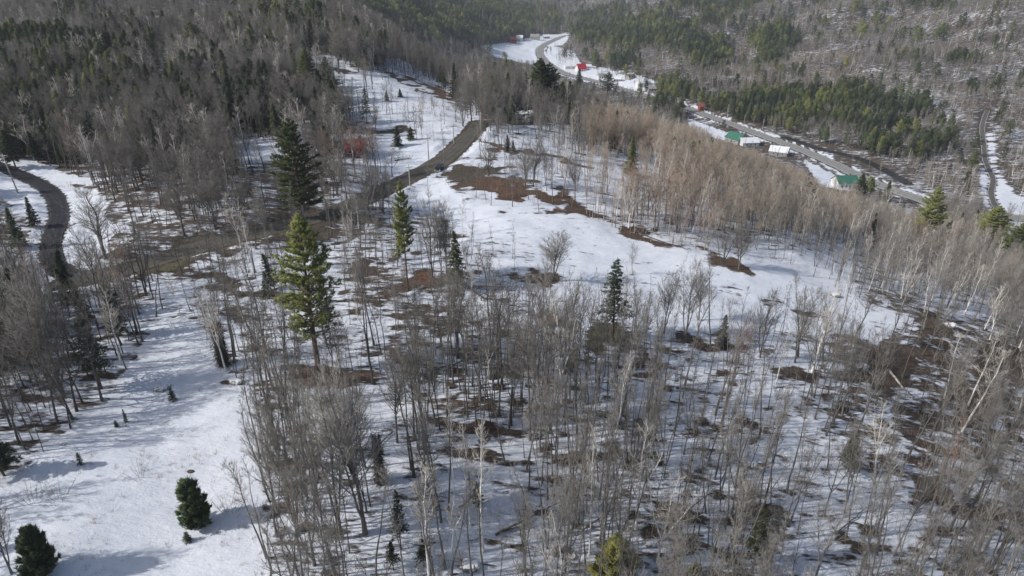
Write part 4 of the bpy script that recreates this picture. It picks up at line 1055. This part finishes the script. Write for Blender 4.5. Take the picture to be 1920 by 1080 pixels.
for i in np.nonzero(inm)[0]:
    j = int(rs.integers(3)); u, v = U['u'][i], U['v'][i]
    ph = ('at the far end of the clearing' if v < 820 else ('around the round young pine' if (u > 240 and v < 1010) else ('by the clearing left edge' if u < 240 and v < 980 else 'at the clearing bottom')))
    place(V_SHRUB[j], 'shrub', (U['x'][i], U['y'][i], U['z'][i]), U['h'][i], None, rs.uniform(0, 6.28), .4, f'{"thin" if j == 2 else ("small" if U["h"][i] < .8 else "bushy")} bare {"sapling" if j == 2 else "shrub"} poking through snow {ph}', 'shrub', 'bare shrubs '+ph)
m_ = ~inm
p, i_, r_, s_, t_ = gather([(U, m_ & (rs.uniform(0, 1, len(inm)) < .88), 0, V_SHRUB, 1., 1.), (U, m_ & (rs.uniform(0, 1, len(inm)) < .06), 3, V_RED, 1., 1.)])
mass('undergrowth', 'bare shrubs and brush on the snow under the trees', 'undergrowth', p, i_, r_, s_, t_, stock('undergrowth', V_SHRUB+V_RED))
# dry grass stems in the clearing and hill meadow
xs, ys = sample(50, 330, .85); zs = H(xs, ys); us, vs_, ds = project(xs, ys, zs); zm = zone_masks(us, vs_, ys)
pr = zm['meadow']*.17*np.clip(1+3.5*vnoise(xs/6, ys/6, 61), 0, 3)+zm['hill_meadow']*.22+zm['field']*.04
k = rs.uniform(0, 1, len(xs)) < pr; nk = int(k.sum())
G = dict(x=xs[k], y=ys[k], z=zs[k]+.1, h=rs.uniform(.25, .9, nk), t=np.ones(nk))
p, i_, r_, s_, t_ = gather([(G, np.ones(nk, bool), 0, V_GRASS, 1., 1.)])
mass('dry_grass', 'dry brown grass stems sticking out of the snow in the clearings', 'grass', p, i_, r_, s_, t_, stock('grass', V_GRASS))
#PART2
# ------------------------------------------------------------------ buildings, car, poles, rock, logs
def box(V, Fc, x0, x1, y0, y1, z0, z1):
    n = len(V)
    V += [(x0, y0, z0), (x1, y0, z0), (x1, y1, z0), (x0, y1, z0), (x0, y0, z1), (x1, y0, z1), (x1, y1, z1), (x0, y1, z1)]
    Fc += [(n, n+3, n+2, n+1), (n+4, n+5, n+6, n+7), (n, n+1, n+5, n+4), (n+1, n+2, n+6, n+5), (n+2, n+3, n+7, n+6), (n+3, n, n+4, n+7)]
def boxes(name, bs, mat, parent):
    V, Fc = [], []
    for b in bs: box(V, Fc, *b)
    return mesh_obj(name, V, Fc, mat, parent)
def metal_roof(name, col): return mat_simple(name, col, .18, .7, .5)
M['red_metal'] = metal_roof('red_roof_metal', (0.24, 0.03, 0.04)); M['red_bright'] = metal_roof('bright_red_roof', (0.45, 0.02, 0.045))
M['green_metal'] = metal_roof('green_roof_metal', (0.05, 0.17, 0.12)); M['orange'] = metal_roof('orange_board', (0.33, 0.10, 0.07))
M['snowroof'] = mat_simple('roof_snow', (0.78, 0.79, 0.81), .04, .5); M['white_board'] = mat_simple('white_clapboard', (0.72, 0.72, 0.70), .06, 1.)
M['brown_board'] = mat_simple('brown_board', (0.13, 0.08, 0.06), .25, 1.); M['grey_board'] = mat_simple('grey_board', (0.32, 0.31, 0.30), .15, 1.)
M['barn_red'] = mat_simple('barn_red', (0.15, 0.035, 0.035), .2, 1.)
M['glass'] = mat_simple('window_glass', (0.03, 0.035, 0.045), .1, 1., .15)
M['pole'] = mat_simple('weathered_pole', (0.42, 0.38, 0.34), .2, 1.); M['rock'] = mat_simple('grey_rock', (0.36, 0.35, 0.34), .4, .8, .9, .8)
M['carpaint'] = mat_simple('dark_car_paint', (0.02, 0.02, 0.024), .1, 1., .25); M['tyre'] = mat_simple('tyre_rubber', (0.02, 0.02, 0.02), .1, 1.)
M['chrome'] = mat_simple('rim_metal', (0.45, 0.45, 0.46), .1, 1., .3); M['lampglass'] = mat_simple('headlight_glass', (0.7, 0.7, 0.7), .05, 1., .1)
M['brick'] = mat_simple('chimney_brick', (0.28, 0.14, 0.10), .2, 2.)
def house(name, u, v, w, d, wh, rh, rz, mroof, mwall, label, cat='house', ymin=345, group=None, nwin=3, chimney=True, lift=0.0):
    P = at(u, v, ymin); o = empty(name, (P.x, P.y, P.z+lift), math.radians(rz)); tag(o, label, cat, group)
    V, Fc = [], []
    a, b = w/2, d/2
    V = [(-a, -b, -1.5), (a, -b, -1.5), (a, b, -1.5), (-a, b, -1.5), (-a, -b, wh), (a, -b, wh), (a, b, wh), (-a, b, wh), (-a, 0, wh+rh), (a, 0, wh+rh)]
    Fc = [(0, 1, 5, 4), (2, 3, 7, 6), (1, 2, 6, 9, 5), (3, 0, 4, 8, 7)]
    mesh_obj('wall', V, Fc, mwall, o)
    e = .45; t = .16; k = rh/b; zl = wh-e*k
    V = [(-a-e, -b-e, zl+.05), (a+e, -b-e, zl+.05), (a+e, 0, wh+rh+.05), (-a-e, 0, wh+rh+.05), (a+e, b+e, zl+.05), (-a-e, b+e, zl+.05)]
    V += [(x, y, z+t) for x, y, z in V]
    Fc = [(1, 0, 3, 2), (2, 3, 5, 4), (6, 7, 8, 9), (9, 8, 10, 11), (0, 1, 7, 6), (4, 5, 11, 10), (1, 2, 8, 7), (2, 4, 10, 8), (3, 0, 6, 9), (5, 3, 9, 11)]
    r = mesh_obj('roof', V, Fc, mroof, o)
    if chimney: boxes('chimney', [(a*.4, a*.4+.7, .2, .9, wh+rh*.6, wh+rh+1.0)], M['brick'], r)
    for i in range(nwin):
        x = -a+w*(i+1)/(nwin+1)
        if i == nwin//2: boxes('door', [(x-.5, x+.5, -b-.05, -b+.02, 0, 2.1)], M['brown_board'], o)
        else:
            f = boxes('window', [(x-.6, x+.6, -b-.06, -b+.02, 1.0, 2.2)], M['white_board'], o)
            boxes('pane', [(x-.48, x+.48, -b-.09, -b-.03, 1.12, 2.08)], M['glass'], f)
    return o
house('cabin', 668, 290, 5.8, 5.0, 2.1, 2.5, 3, M['red_metal'], M['brown_board'], 'small cabin with a dark red metal roof beside the woods left of the gravel road', 'cabin', 120)
house('house', 1582, 350, 12, 9, 3.6, 3.2, 4, M['green_metal'], M['white_board'], 'white house with a bright green metal roof, right one of two below the highway', ymin=380, nwin=4)
house('house', 1380, 266, 14, 10, 3.2, 3.6, -62, M['green_metal'], M['grey_board'], 'house with a darker green roof, left one of two, touching the highway edge', ymin=380, chimney=False)
house('house', 1402, 272, 13, 10, 3.0, 2.6, 8, M['snowroof'], M['white_board'], 'snow-covered roof right against the darker green roof', ymin=380)
house('house', 1460, 290, 12, 9, 3.0, 3.0, -30, M['snowroof'], M['grey_board'], 'grey house with a snowy roof between the two green roofs', ymin=380)
house('shed', 1314, 205, 4.6, 4.0, 3.0, 2.0, 10, M['orange'], M['orange'], 'small orange-red shed above the left end of the straight highway', 'shed', 400, nwin=1, chimney=False)
house('house', 1089, 133, 11, 11, 3.0, 5.5, 18, M['red_bright'], M['white_board'], 'white house with a bright red roof beside the distant highway curve', ymin=500)
house('barn', 1073, 128, 20, 10, 3.2, 3.0, 8, M['snowroof'], M['white_board'], 'long low white building with snowy roof left of the bright red roof', 'building', 500, chimney=False)
house('garage', 1102, 128, 8, 7, 2.8, 2.0, 8, M['snowroof'], M['white_board'], 'small white outbuilding right of the bright red roof', 'building', 500, nwin=1, chimney=False)
house('barn', 960, 80, 12, 9, 5.0, 4.5, 20, M['barn_red'], M['barn_red'], 'distant dark red barn above the far snowfield', 'barn', 600, chimney=False)
house('house', 1003, 74, 15, 10, 5.0, 4.0, -10, M['grey_board'], M['grey_board'], 'distant grey farmhouse above the far snowfield', ymin=600)
house('house', 1024, 72, 11, 8, 3.5, 3.0, 12, M['snowroof'], M['grey_board'], 'distant grey shed with snow on its roof right of the farmhouse', ymin=600, nwin=2)
house('house', 974, 76, 11, 9, 5.0, 3.5, 0, M['snowroof'], M['white_board'], 'distant white farmhouse between the red barn and the grey farmhouse', ymin=600)
house('cabin', 862, 62, 12, 8, 3.5, 3.0, 5, M['snowroof'], M['white_board'], 'tiny white roof alone in the distant conifer hillside', ymin=500, nwin=2, chimney=False)
house('house', 1205, 160, 12, 8, 3.2, 2.6, 20, M['snowroof'], M['white_board'], 'white building with a snowy roof among the patchy snow right of the red roof', ymin=450, nwin=3)

for u, v, w, rz, mr, mw, lab in [(1128, 146, 9, 10, 'grey_board', 'white_board', 'small grey-roofed house left of the patchy snow yards by the highway'), (1158, 152, 8, -15, 'snowroof', 'grey_board', 'small grey cottage with snowy roof among the patchy snow yards'),
                                 (1182, 148, 9, 30, 'brown_board', 'grey_board', 'small brown house at the back of the patchy snow yards'), (1222, 170, 8, 5, 'grey_board', 'grey_board', 'small grey house at the right end of the patchy snow yards')]:
    house('house', u, v, w, w*.75, 2.6, 2.2, rz, M[mr], M[mw], lab, ymin=450, nwin=3, chimney=False)
def cyl(name, r, z0, z1, mat, parent, k=10, r1=None):
    g = Geo(); g.tube(np.array([[0, 0, z0], [0, 0, (z0+z1)/2], [0.001, 0, z1]]), [r, ((r1 or r)+r)/2, r1 or r], k)
    V, T = g.arrays(); n = len(V)
    me = tri_mesh(name, np.vstack([V, [[0, 0, z1]]]), np.vstack([T, [[n-k+j, n-k+(j+1) % k, n] for j in range(k)]]), [mat])
    o = bpy.data.objects.new(name, me); COL.objects.link(o); o.parent = parent; return o
def utility_pole(u, v, vt, label, rz=0., ymin=60, tilt=0., r=.17):
    P = at(u, v, ymin); h = height_to(P, vt)
    o = empty('utility_pole', (P.x, P.y, P.z-.3), rz); o.rotation_euler = (0, tilt, rz)
    tag(o, label, 'utility pole', 'utility poles along the roads')
    cyl('pole', r, 0, h+.3, M['pole'], o, 8, r*.7)
    a = boxes('crossarm', [(-1.0, 1.0, -.22, -.12, h-.6, h-.46)], M['pole'], o)
    boxes('insulator', [(x-.05, x+.05, -.22, -.12, h-.455, h-.30) for x in (-.9, -.45, .45, .9)], M['glass'], a)
utility_pole(769, 352, 308, 'wooden pole nearest the road bend, left of the parked car', .6)
utility_pole(804, 302, 254, 'wooden pole at the snowy yard edge above the parked car', .6)
utility_pole(851, 267, 232, 'wooden pole at the bottom of the hill meadow', .6)
utility_pole(902, 256, 210, 'wooden pole where the gravel road vanishes into the trees', .6)
utility_pole(34, 362, 288, 'leaning wooden pole beside the paved road at the left edge', .4, 60, -.06)
utility_pole(1394, 238, 214, 'pole on the far bank of the highway above the green roofs', .3, 380)
utility_pole(1047, 128, 112, 'pole beside the distant highway curve', .3, 500)

# the parked car
def make_car(u, v, rz, label):
    P = at(u, v, 80); o = empty('parked_car', (P.x, P.y, P.z+.02), math.radians(rz)); tag(o, label, 'car')
    prof = [(-2.25, .45), (-2.3, .95), (-1.3, 1.12), (-.7, 1.68), (1.35, 1.72), (2.1, 1.15), (2.25, .95), (2.25, .42)]
    V, Fc = [], []; n = len(prof)
    for y, s in ((-.9, 1), (.9, 1)):
        for x, z in prof: V.append((x, y*(1.0 if z < 1.2 else .82), z))
    for i in range(n): j = (i+1) % n; Fc.append((i, j, n+j, n+i))
    Fc += [tuple(range(n))[::-1], tuple(range(n, 2*n))]
    mesh_obj('body', V, Fc, M['carpaint'], o)
    V = [(-1.27, -.72, 1.18), (-1.27, .72, 1.18), (-.76, .66, 1.66), (-.76, -.66, 1.66)]
    V = [(x-.035, y, z+.02) for x, y, z in V]
    mesh_obj('windscreen', V, [(0, 1, 2, 3)], M['glass'], o)
    V = [(1.42, -.64, 1.68), (1.42, .64, 1.68), (2.02, .72, 1.24), (2.02, -.72, 1.24)]
    mesh_obj('rear_window', [(x+.03, y, z+.02) for x, y, z in V], [(0, 1, 2, 3)], M['glass'], o)
    for s in (-1, 1):
        V = [(-1.05, s*.905, 1.2), (-.62, s*.77, 1.62), (1.3, s*.77, 1.64), (1.8, s*.90, 1.2)]
        mesh_obj('side_window', [(x, y+s*.01, z) for x, y, z in V], [(0, 1, 2, 3)], M['glass'], o)
        boxes('headlight', [(-2.33, -2.27, s*.72-.16, s*.72+.16, .72, .88)], M['lampglass'], o)
        boxes('mirror', [(-.95, -.78, s*.98-.1, s*.98+.1, 1.15, 1.3)], M['carpaint'], o)
        for x in (-1.45, 1.4):
            for nm, r, w in (('tyre', .36, .24), ('rim', .22, .26)):
                a = np.arange(16)*2*np.pi/16
                V = [(x+r*math.cos(t), s*.82+q*w/2, .36+r*math.sin(t)) for q in (-1, 1) for t in a]
                Fc = [(i, (i+1) % 16, 16+(i+1) % 16, 16+i) for i in range(16)]+[tuple(range(16))[::-1], tuple(range(16, 32))]
                if nm == 'tyre': tyre = mesh_obj('wheel', V, Fc, M['tyre'], o)
                else: mesh_obj('rim', V, Fc, M['chrome'], tyre)
    boxes('bumper', [(-2.38, -2.24, -.86, .86, .42, .64)], M['grey_board'], o)
    return o
make_car(825, 320, 78, 'dark parked SUV standing on the gravel road by the brown pull-off')

# rock outcrop with snow on it
def lump(name, P, sx, sy, sz, mat, label=None, cat=None, rng=np.random.default_rng(3), snowcap=True, group=None, parent=None, nn=14):
    th = np.linspace(0, np.pi, nn); ph = np.arange(2*nn)*np.pi/nn
    V = []
    off = rng.uniform(0, 50, 3)
    for t in th:
        for p_ in ph:
            d = np.array([math.sin(t)*math.cos(p_), math.sin(t)*math.sin(p_), math.cos(t)])
            q = np.sign(d)*np.abs(d)**.7
            k = 1+.55*float(vnoise(np.array([q[0]*2.2+off[0]+q[2]]), np.array([q[1]*2.2+off[1]-q[2]]), 5)[0])+.25*float(vnoise(np.array([q[0]*6+off[0]]), np.array([q[1]*6+q[2]*5]), 6)[0])
            V.append((q[0]*sx*k, q[1]*sy*k, q[2]*sz*k))
    m = 2*nn; Fc = []
    for i in range(nn-1):
        for j in range(m): Fc.append((i*m+j, i*m+(j+1) % m, (i+1)*m+(j+1) % m, (i+1)*m+j)[::-1])
    o = mesh_obj(name, V, Fc, mat, parent); o.location = P
    if label: tag(o, label, cat, group)
    return o
def rock_snow():
    m, n, b = newmat('snow_dusted_rock'); g = N(n, 'ShaderNodeNewGeometry'); sx = N(n, 'ShaderNodeSeparateXYZ'); n.links.new(g.outputs['Normal'], sx.inputs[0])
    tc = N(n, 'ShaderNodeTexCoord'); nz = noise(n, 1.1, 5, .7, tc.outputs['Object'])
    f = mathn(n, 'MULTIPLY_ADD', mathn(n, 'ADD', sx.outputs[2], mathn(n, 'MULTIPLY', mathn(n, 'SUBTRACT', nz.outputs[0], .5), 1.4)), 6, -3.2, clamp=True)
    r = ramp(n, [(.35, (.12, .11, .10)), (.65, (.42, .41, .39))]); n.links.new(nz.outputs[0], r.inputs[0])
    n.links.new(mix(n, f, r.outputs[0], (.75, .76, .78)), b.inputs['Base Color']); return m
M['rocksnow'] = rock_snow()
P = at(984, 228, 150); lump('rock_outcrop', (P.x, P.y, P.z+1.2), 3.6, 2.6, 2.8, M['rocksnow'], 'big grey rock dusted with snow below the pair of dark pines', 'rock')
for u, v, s, lab in [(303, 729, .9, 'snow-covered rock pair at the top of the clearing, left of the seedling'), (312, 724, .6, 'smaller rock touching the snow-covered rock at the top of the clearing'), (1565, 555, .8, 'dark low boulder on the right part of the open field'), (1220, 1020, .6, 'small boulder in the foreground woods right of the birches'), (1780, 612, 1.0, 'dark boulder at the head of the gully'), (442, 718, .8, 'broken brown rock at the top edge of the snowy clearing'), (880, 1062, .9, 'low boulder near the bottom edge below the birch clump'), (1070, 1045, .5, 'tiny dark stone near the bottom edge')]:
    P = at(u, v, 40); lump('boulder', (P.x, P.y, P.z+s*.15), s*1.2, s, s*.6, M['rocksnow'], lab, 'boulder', np.random.default_rng(int(u)), nn=8)
# dark plug added to stand for a small opening in the clearing's snow
P = at(357, 884, 40); g = Geo(); g.tube(np.array([[0, 0, -.35], [0, 0, -.05], [0, 0.001, .12]]), [.62, .72, .55], 12); V, T = g.arrays()
me = tri_mesh('melt_hole', np.vstack([V, [[0, 0, .06]]]), np.vstack([T, [[24+j, 24+(j+1) % 12, 36] for j in range(12)]]), [M['dead']]); o = bpy.data.objects.new('tree_stump', me); COL.objects.link(o); o.location = P; o.scale = (1.1, .8, 1)
o.scale = (.75, .55, .7); tag(o, 'small dark hole in the snow just above the round young pine', 'stump')

# shaggy dead stubs
def stub(u, v, vt, label, r=.5, seed=1):
    P = at(u, v, 40); h = height_to(P, vt); rg = np.random.default_rng(seed)
    o = empty('dead_tree', (P.x, P.y, P.z-.2)); tag(o, label, 'dead tree', 'shaggy dead trees in the foreground')
    g = Geo()
    for k in range(3):
        a = rg.uniform(0, 6.28); g.tube(np.array([[math.cos(a)*.25*r, math.sin(a)*.25*r, 0], [math.cos(a)*.4*r, math.sin(a)*.4*r, h*.5], [math.cos(a)*.2, math.sin(a)*.2, h*rg.uniform(.8, 1)]]), [r*.5, r*.4, .08], 6)
    V, T = g.arrays(); c = bpy.data.objects.new('trunk', tri_mesh('trunk', V, T, [M['dead']])); COL.objects.link(c); c.parent = o
    g = Geo(); n = 900; z = rg.uniform(.05, .98, n)*h; a = rg.uniform(0, 6.28, n)
    P_ = np.stack([np.cos(a)*r*.4, np.sin(a)*r*.4, z], 1); D = np.stack([np.cos(a), np.sin(a), rg.normal(-.9, .5, n)], 1)
    g.spikes(P_, unit(D), rg.uniform(.4, 1.15, n)*r*1.7*(1.1-.5*z/h), .05)
    V, T = g.arrays(); c = bpy.data.objects.new('dead_branches', tri_mesh('dead_branches', V, T, [M['dead']])); COL.objects.link(c); c.parent = o
stub(420, 684, 600, 'shaggy dark dead tree stub at the top edge of the snowy clearing', 1.1, 1)
stub(714, 905, 808, 'dark shaggy dead stub on the snow strip right of the dense clump', .8, 2)

# fallen trunks
def log(u0, v0, u1, v1, r, label, mat='dead', lift=(0, 0), nbr=6, seed=0):
    A = at(u0, v0, 40); B = at(u1, v1, 40); rg = np.random.default_rng(seed+int(u0))
    t = np.linspace(0, 1, 12); xs = A.x+(B.x-A.x)*t; ys = A.y+(B.y-A.y)*t
    zs = H(xs, ys)+.25+lift[0]+(lift[1]-lift[0])*t
    pts = np.stack([xs-A.x, ys-A.y, zs-A.z], 1); pts[:, :2] += rg.normal(0, .06, (12, 2))
    o = empty('fallen_tree', (A.x, A.y, A.z)); tag(o, label, 'fallen tree', 'fallen trunks in the woods')
    g = Geo(); g.tube(pts, r*(1-.75*t), 6); V, T = g.arrays()
    c = bpy.data.objects.new('trunk', tri_mesh('trunk', V, T, [M[mat]])); COL.objects.link(c); c.parent = o
    g = Geo(); L = float(np.linalg.norm(pts[-1])); d = unit(pts[-1]-pts[0])
    for k in range(nbr):
        tk = rg.uniform(.4, .97); p0 = np.array([np.interp(tk, t, pts[:, q]) for q in range(3)])
        dd = unit(d*1.0+rg.normal(0, .6, 3)+np.array([0, 0, .35])); g.spikes([p0], [dd], [L*.18+.6], [r*.3])
        g.spikes(np.repeat([p0+dd*(L*.09+.3)], 3, 0), unit(dd+rg.normal(0, .5, (3, 3))), [L*.1+.4]*3, [r*.18]*3)
    V, T = g.arrays(); c = bpy.data.objects.new('branches', tri_mesh('branches', V, T, [M[mat]])); COL.objects.link(c); c.parent = o
for q in [(930, 1005, 1085, 960, .16, 'long fallen trunk leaning between trees right of the birch clump', 'dead', (0, 3.0)), (940, 1000, 1000, 985, .14, 'short fallen trunk at the foot of the birch clump'),
          (1665, 695, 1712, 752, .28, 'thick grey fallen trunk in the bare gully', 'birch_twig'), (1775, 640, 1850, 712, .16, 'pale fallen birch across the right side of the gully', 'birch_twig'),
          (1612, 690, 1642, 708, .10, 'thin pale fallen stem left of the gully trunk', 'birch_twig'), (870, 535, 922, 570, .22, 'dark curved fallen trunk at the left end of the open field', 'dead'),
          (1570, 1000, 1640, 940, .10, 'thin fallen sapling near the cracks in the snow', 'dead'), (1090, 1000, 1180, 955, .13, 'fallen trunk near the bottom, left of the crooked birch', 'dead', (0, 2.0)),
          (800, 700, 900, 672, .14, 'dark fallen trunk on the blotchy snow below the rusty patch'), (1190, 435, 1290, 470, .16, 'grey fallen trunk along the upper rim of the open field'),
          (735, 812, 700, 850, .12, 'fallen branch across the snow strip by the dark stub'), (1240, 1000, 1330, 940, .12, 'fallen trunk right of the crooked birch', 'dead', (0, 1.5)),
          (862, 955, 885, 935, .12, 'dark broken branch standing in the snow below the small fir'), (740, 302, 772, 298, .2, 'dark brush pile on the snow in the yard beside the gravel road'),
          (1850, 880, 1760, 830, .12, 'fallen stem on the patchy slope at right'), (1135, 895, 1080, 860, .11, 'leaning dead stem under the reddish twigs', 'dead', (0, 2.5)),
          (140, 205, 105, 235, .16, 'pale fallen birch in the shaded woods on the left hill', 'birch_twig', (2.0, 0))]:
    log(*q)
# multi-stemmed shrubs by the road
for u, v, w, lab in [(846, 345, 26, 'vase-shaped bare shrub between the pull-off and the field'), (1550, 565, 20, 'low bare shrub on the right part of the open field'), (262, 895, 40, 'pale grass-like shrub in the middle of the clearing'), (60, 940, 60, 'cluster of bare stems near the left edge of the clearing'), (110, 935, 50, 'sprawling low shrub right of the bare stems in the clearing'), (430, 960, 60, 'thicket of thin saplings right of the round young pine')]:
    P = at(u, v, 40); s_ = w*pxm(P); place(V_SHRUB[0], 'shrub', P, s_*.9, None, u*.1, .5, lab, 'shrub')

# ------------------------------------------------------------------ labels: tell look-alikes apart by order across the picture
bpy.context.view_layer.update()
ORD = ['leftmost', 'second from left', 'third from left', 'fourth from left', 'fifth from left', 'sixth from left', 'seventh from left', 'eighth from left', 'ninth from left', 'tenth from left']
by = {}
for o in COL.objects:
    if o.parent is None and o.get('label') and not o.get('kind'): by.setdefault(o['label'], []).append(o)
for lab, L in by.items():
    if len(L) < 2: continue
    L.sort(key=lambda o: float(project(o.location.x, o.location.y, o.location.z)[0]))
    n = len(L)
    for i, o in enumerate(L):
        if n == 2: w = ('left one', 'right one')[i]
        elif i == n-1: w = 'rightmost'
        elif i <= (n-1)//2: w = ORD[min(i, 9)]
        else: w = ORD[min(n-1-i, 9)].replace('left', 'right')
        o['label'] = lab+', '+w
for o in COL.objects:
    if o.get('label'):
        ws = o['label'].split()
        if len(ws) > 16: print('LONG', len(ws), o['label'])

# ------------------------------------------------------------------ the air between here and the far hills
def haze():
    V, Fc = [], []
    box(V, Fc, -3700, 3700, -200, 3800, -140, 620)
    m = bpy.data.materials.new('haze'); m.use_nodes = True; n = m.node_tree; n.nodes.clear()
    out = n.nodes.new('ShaderNodeOutputMaterial'); v = n.nodes.new('ShaderNodeVolumePrincipled')
    v.inputs['Color'].default_value = (0.80, 0.86, 0.95, 1); v.inputs['Density'].default_value = 0.00017; v.inputs['Anisotropy'].default_value = 0.2
    n.links.new(v.outputs[0], out.inputs['Volume'])
    o = mesh_obj('haze', V, Fc, m); tag(o, 'thin haze over the valley', 'haze', None, 'stuff')
haze()
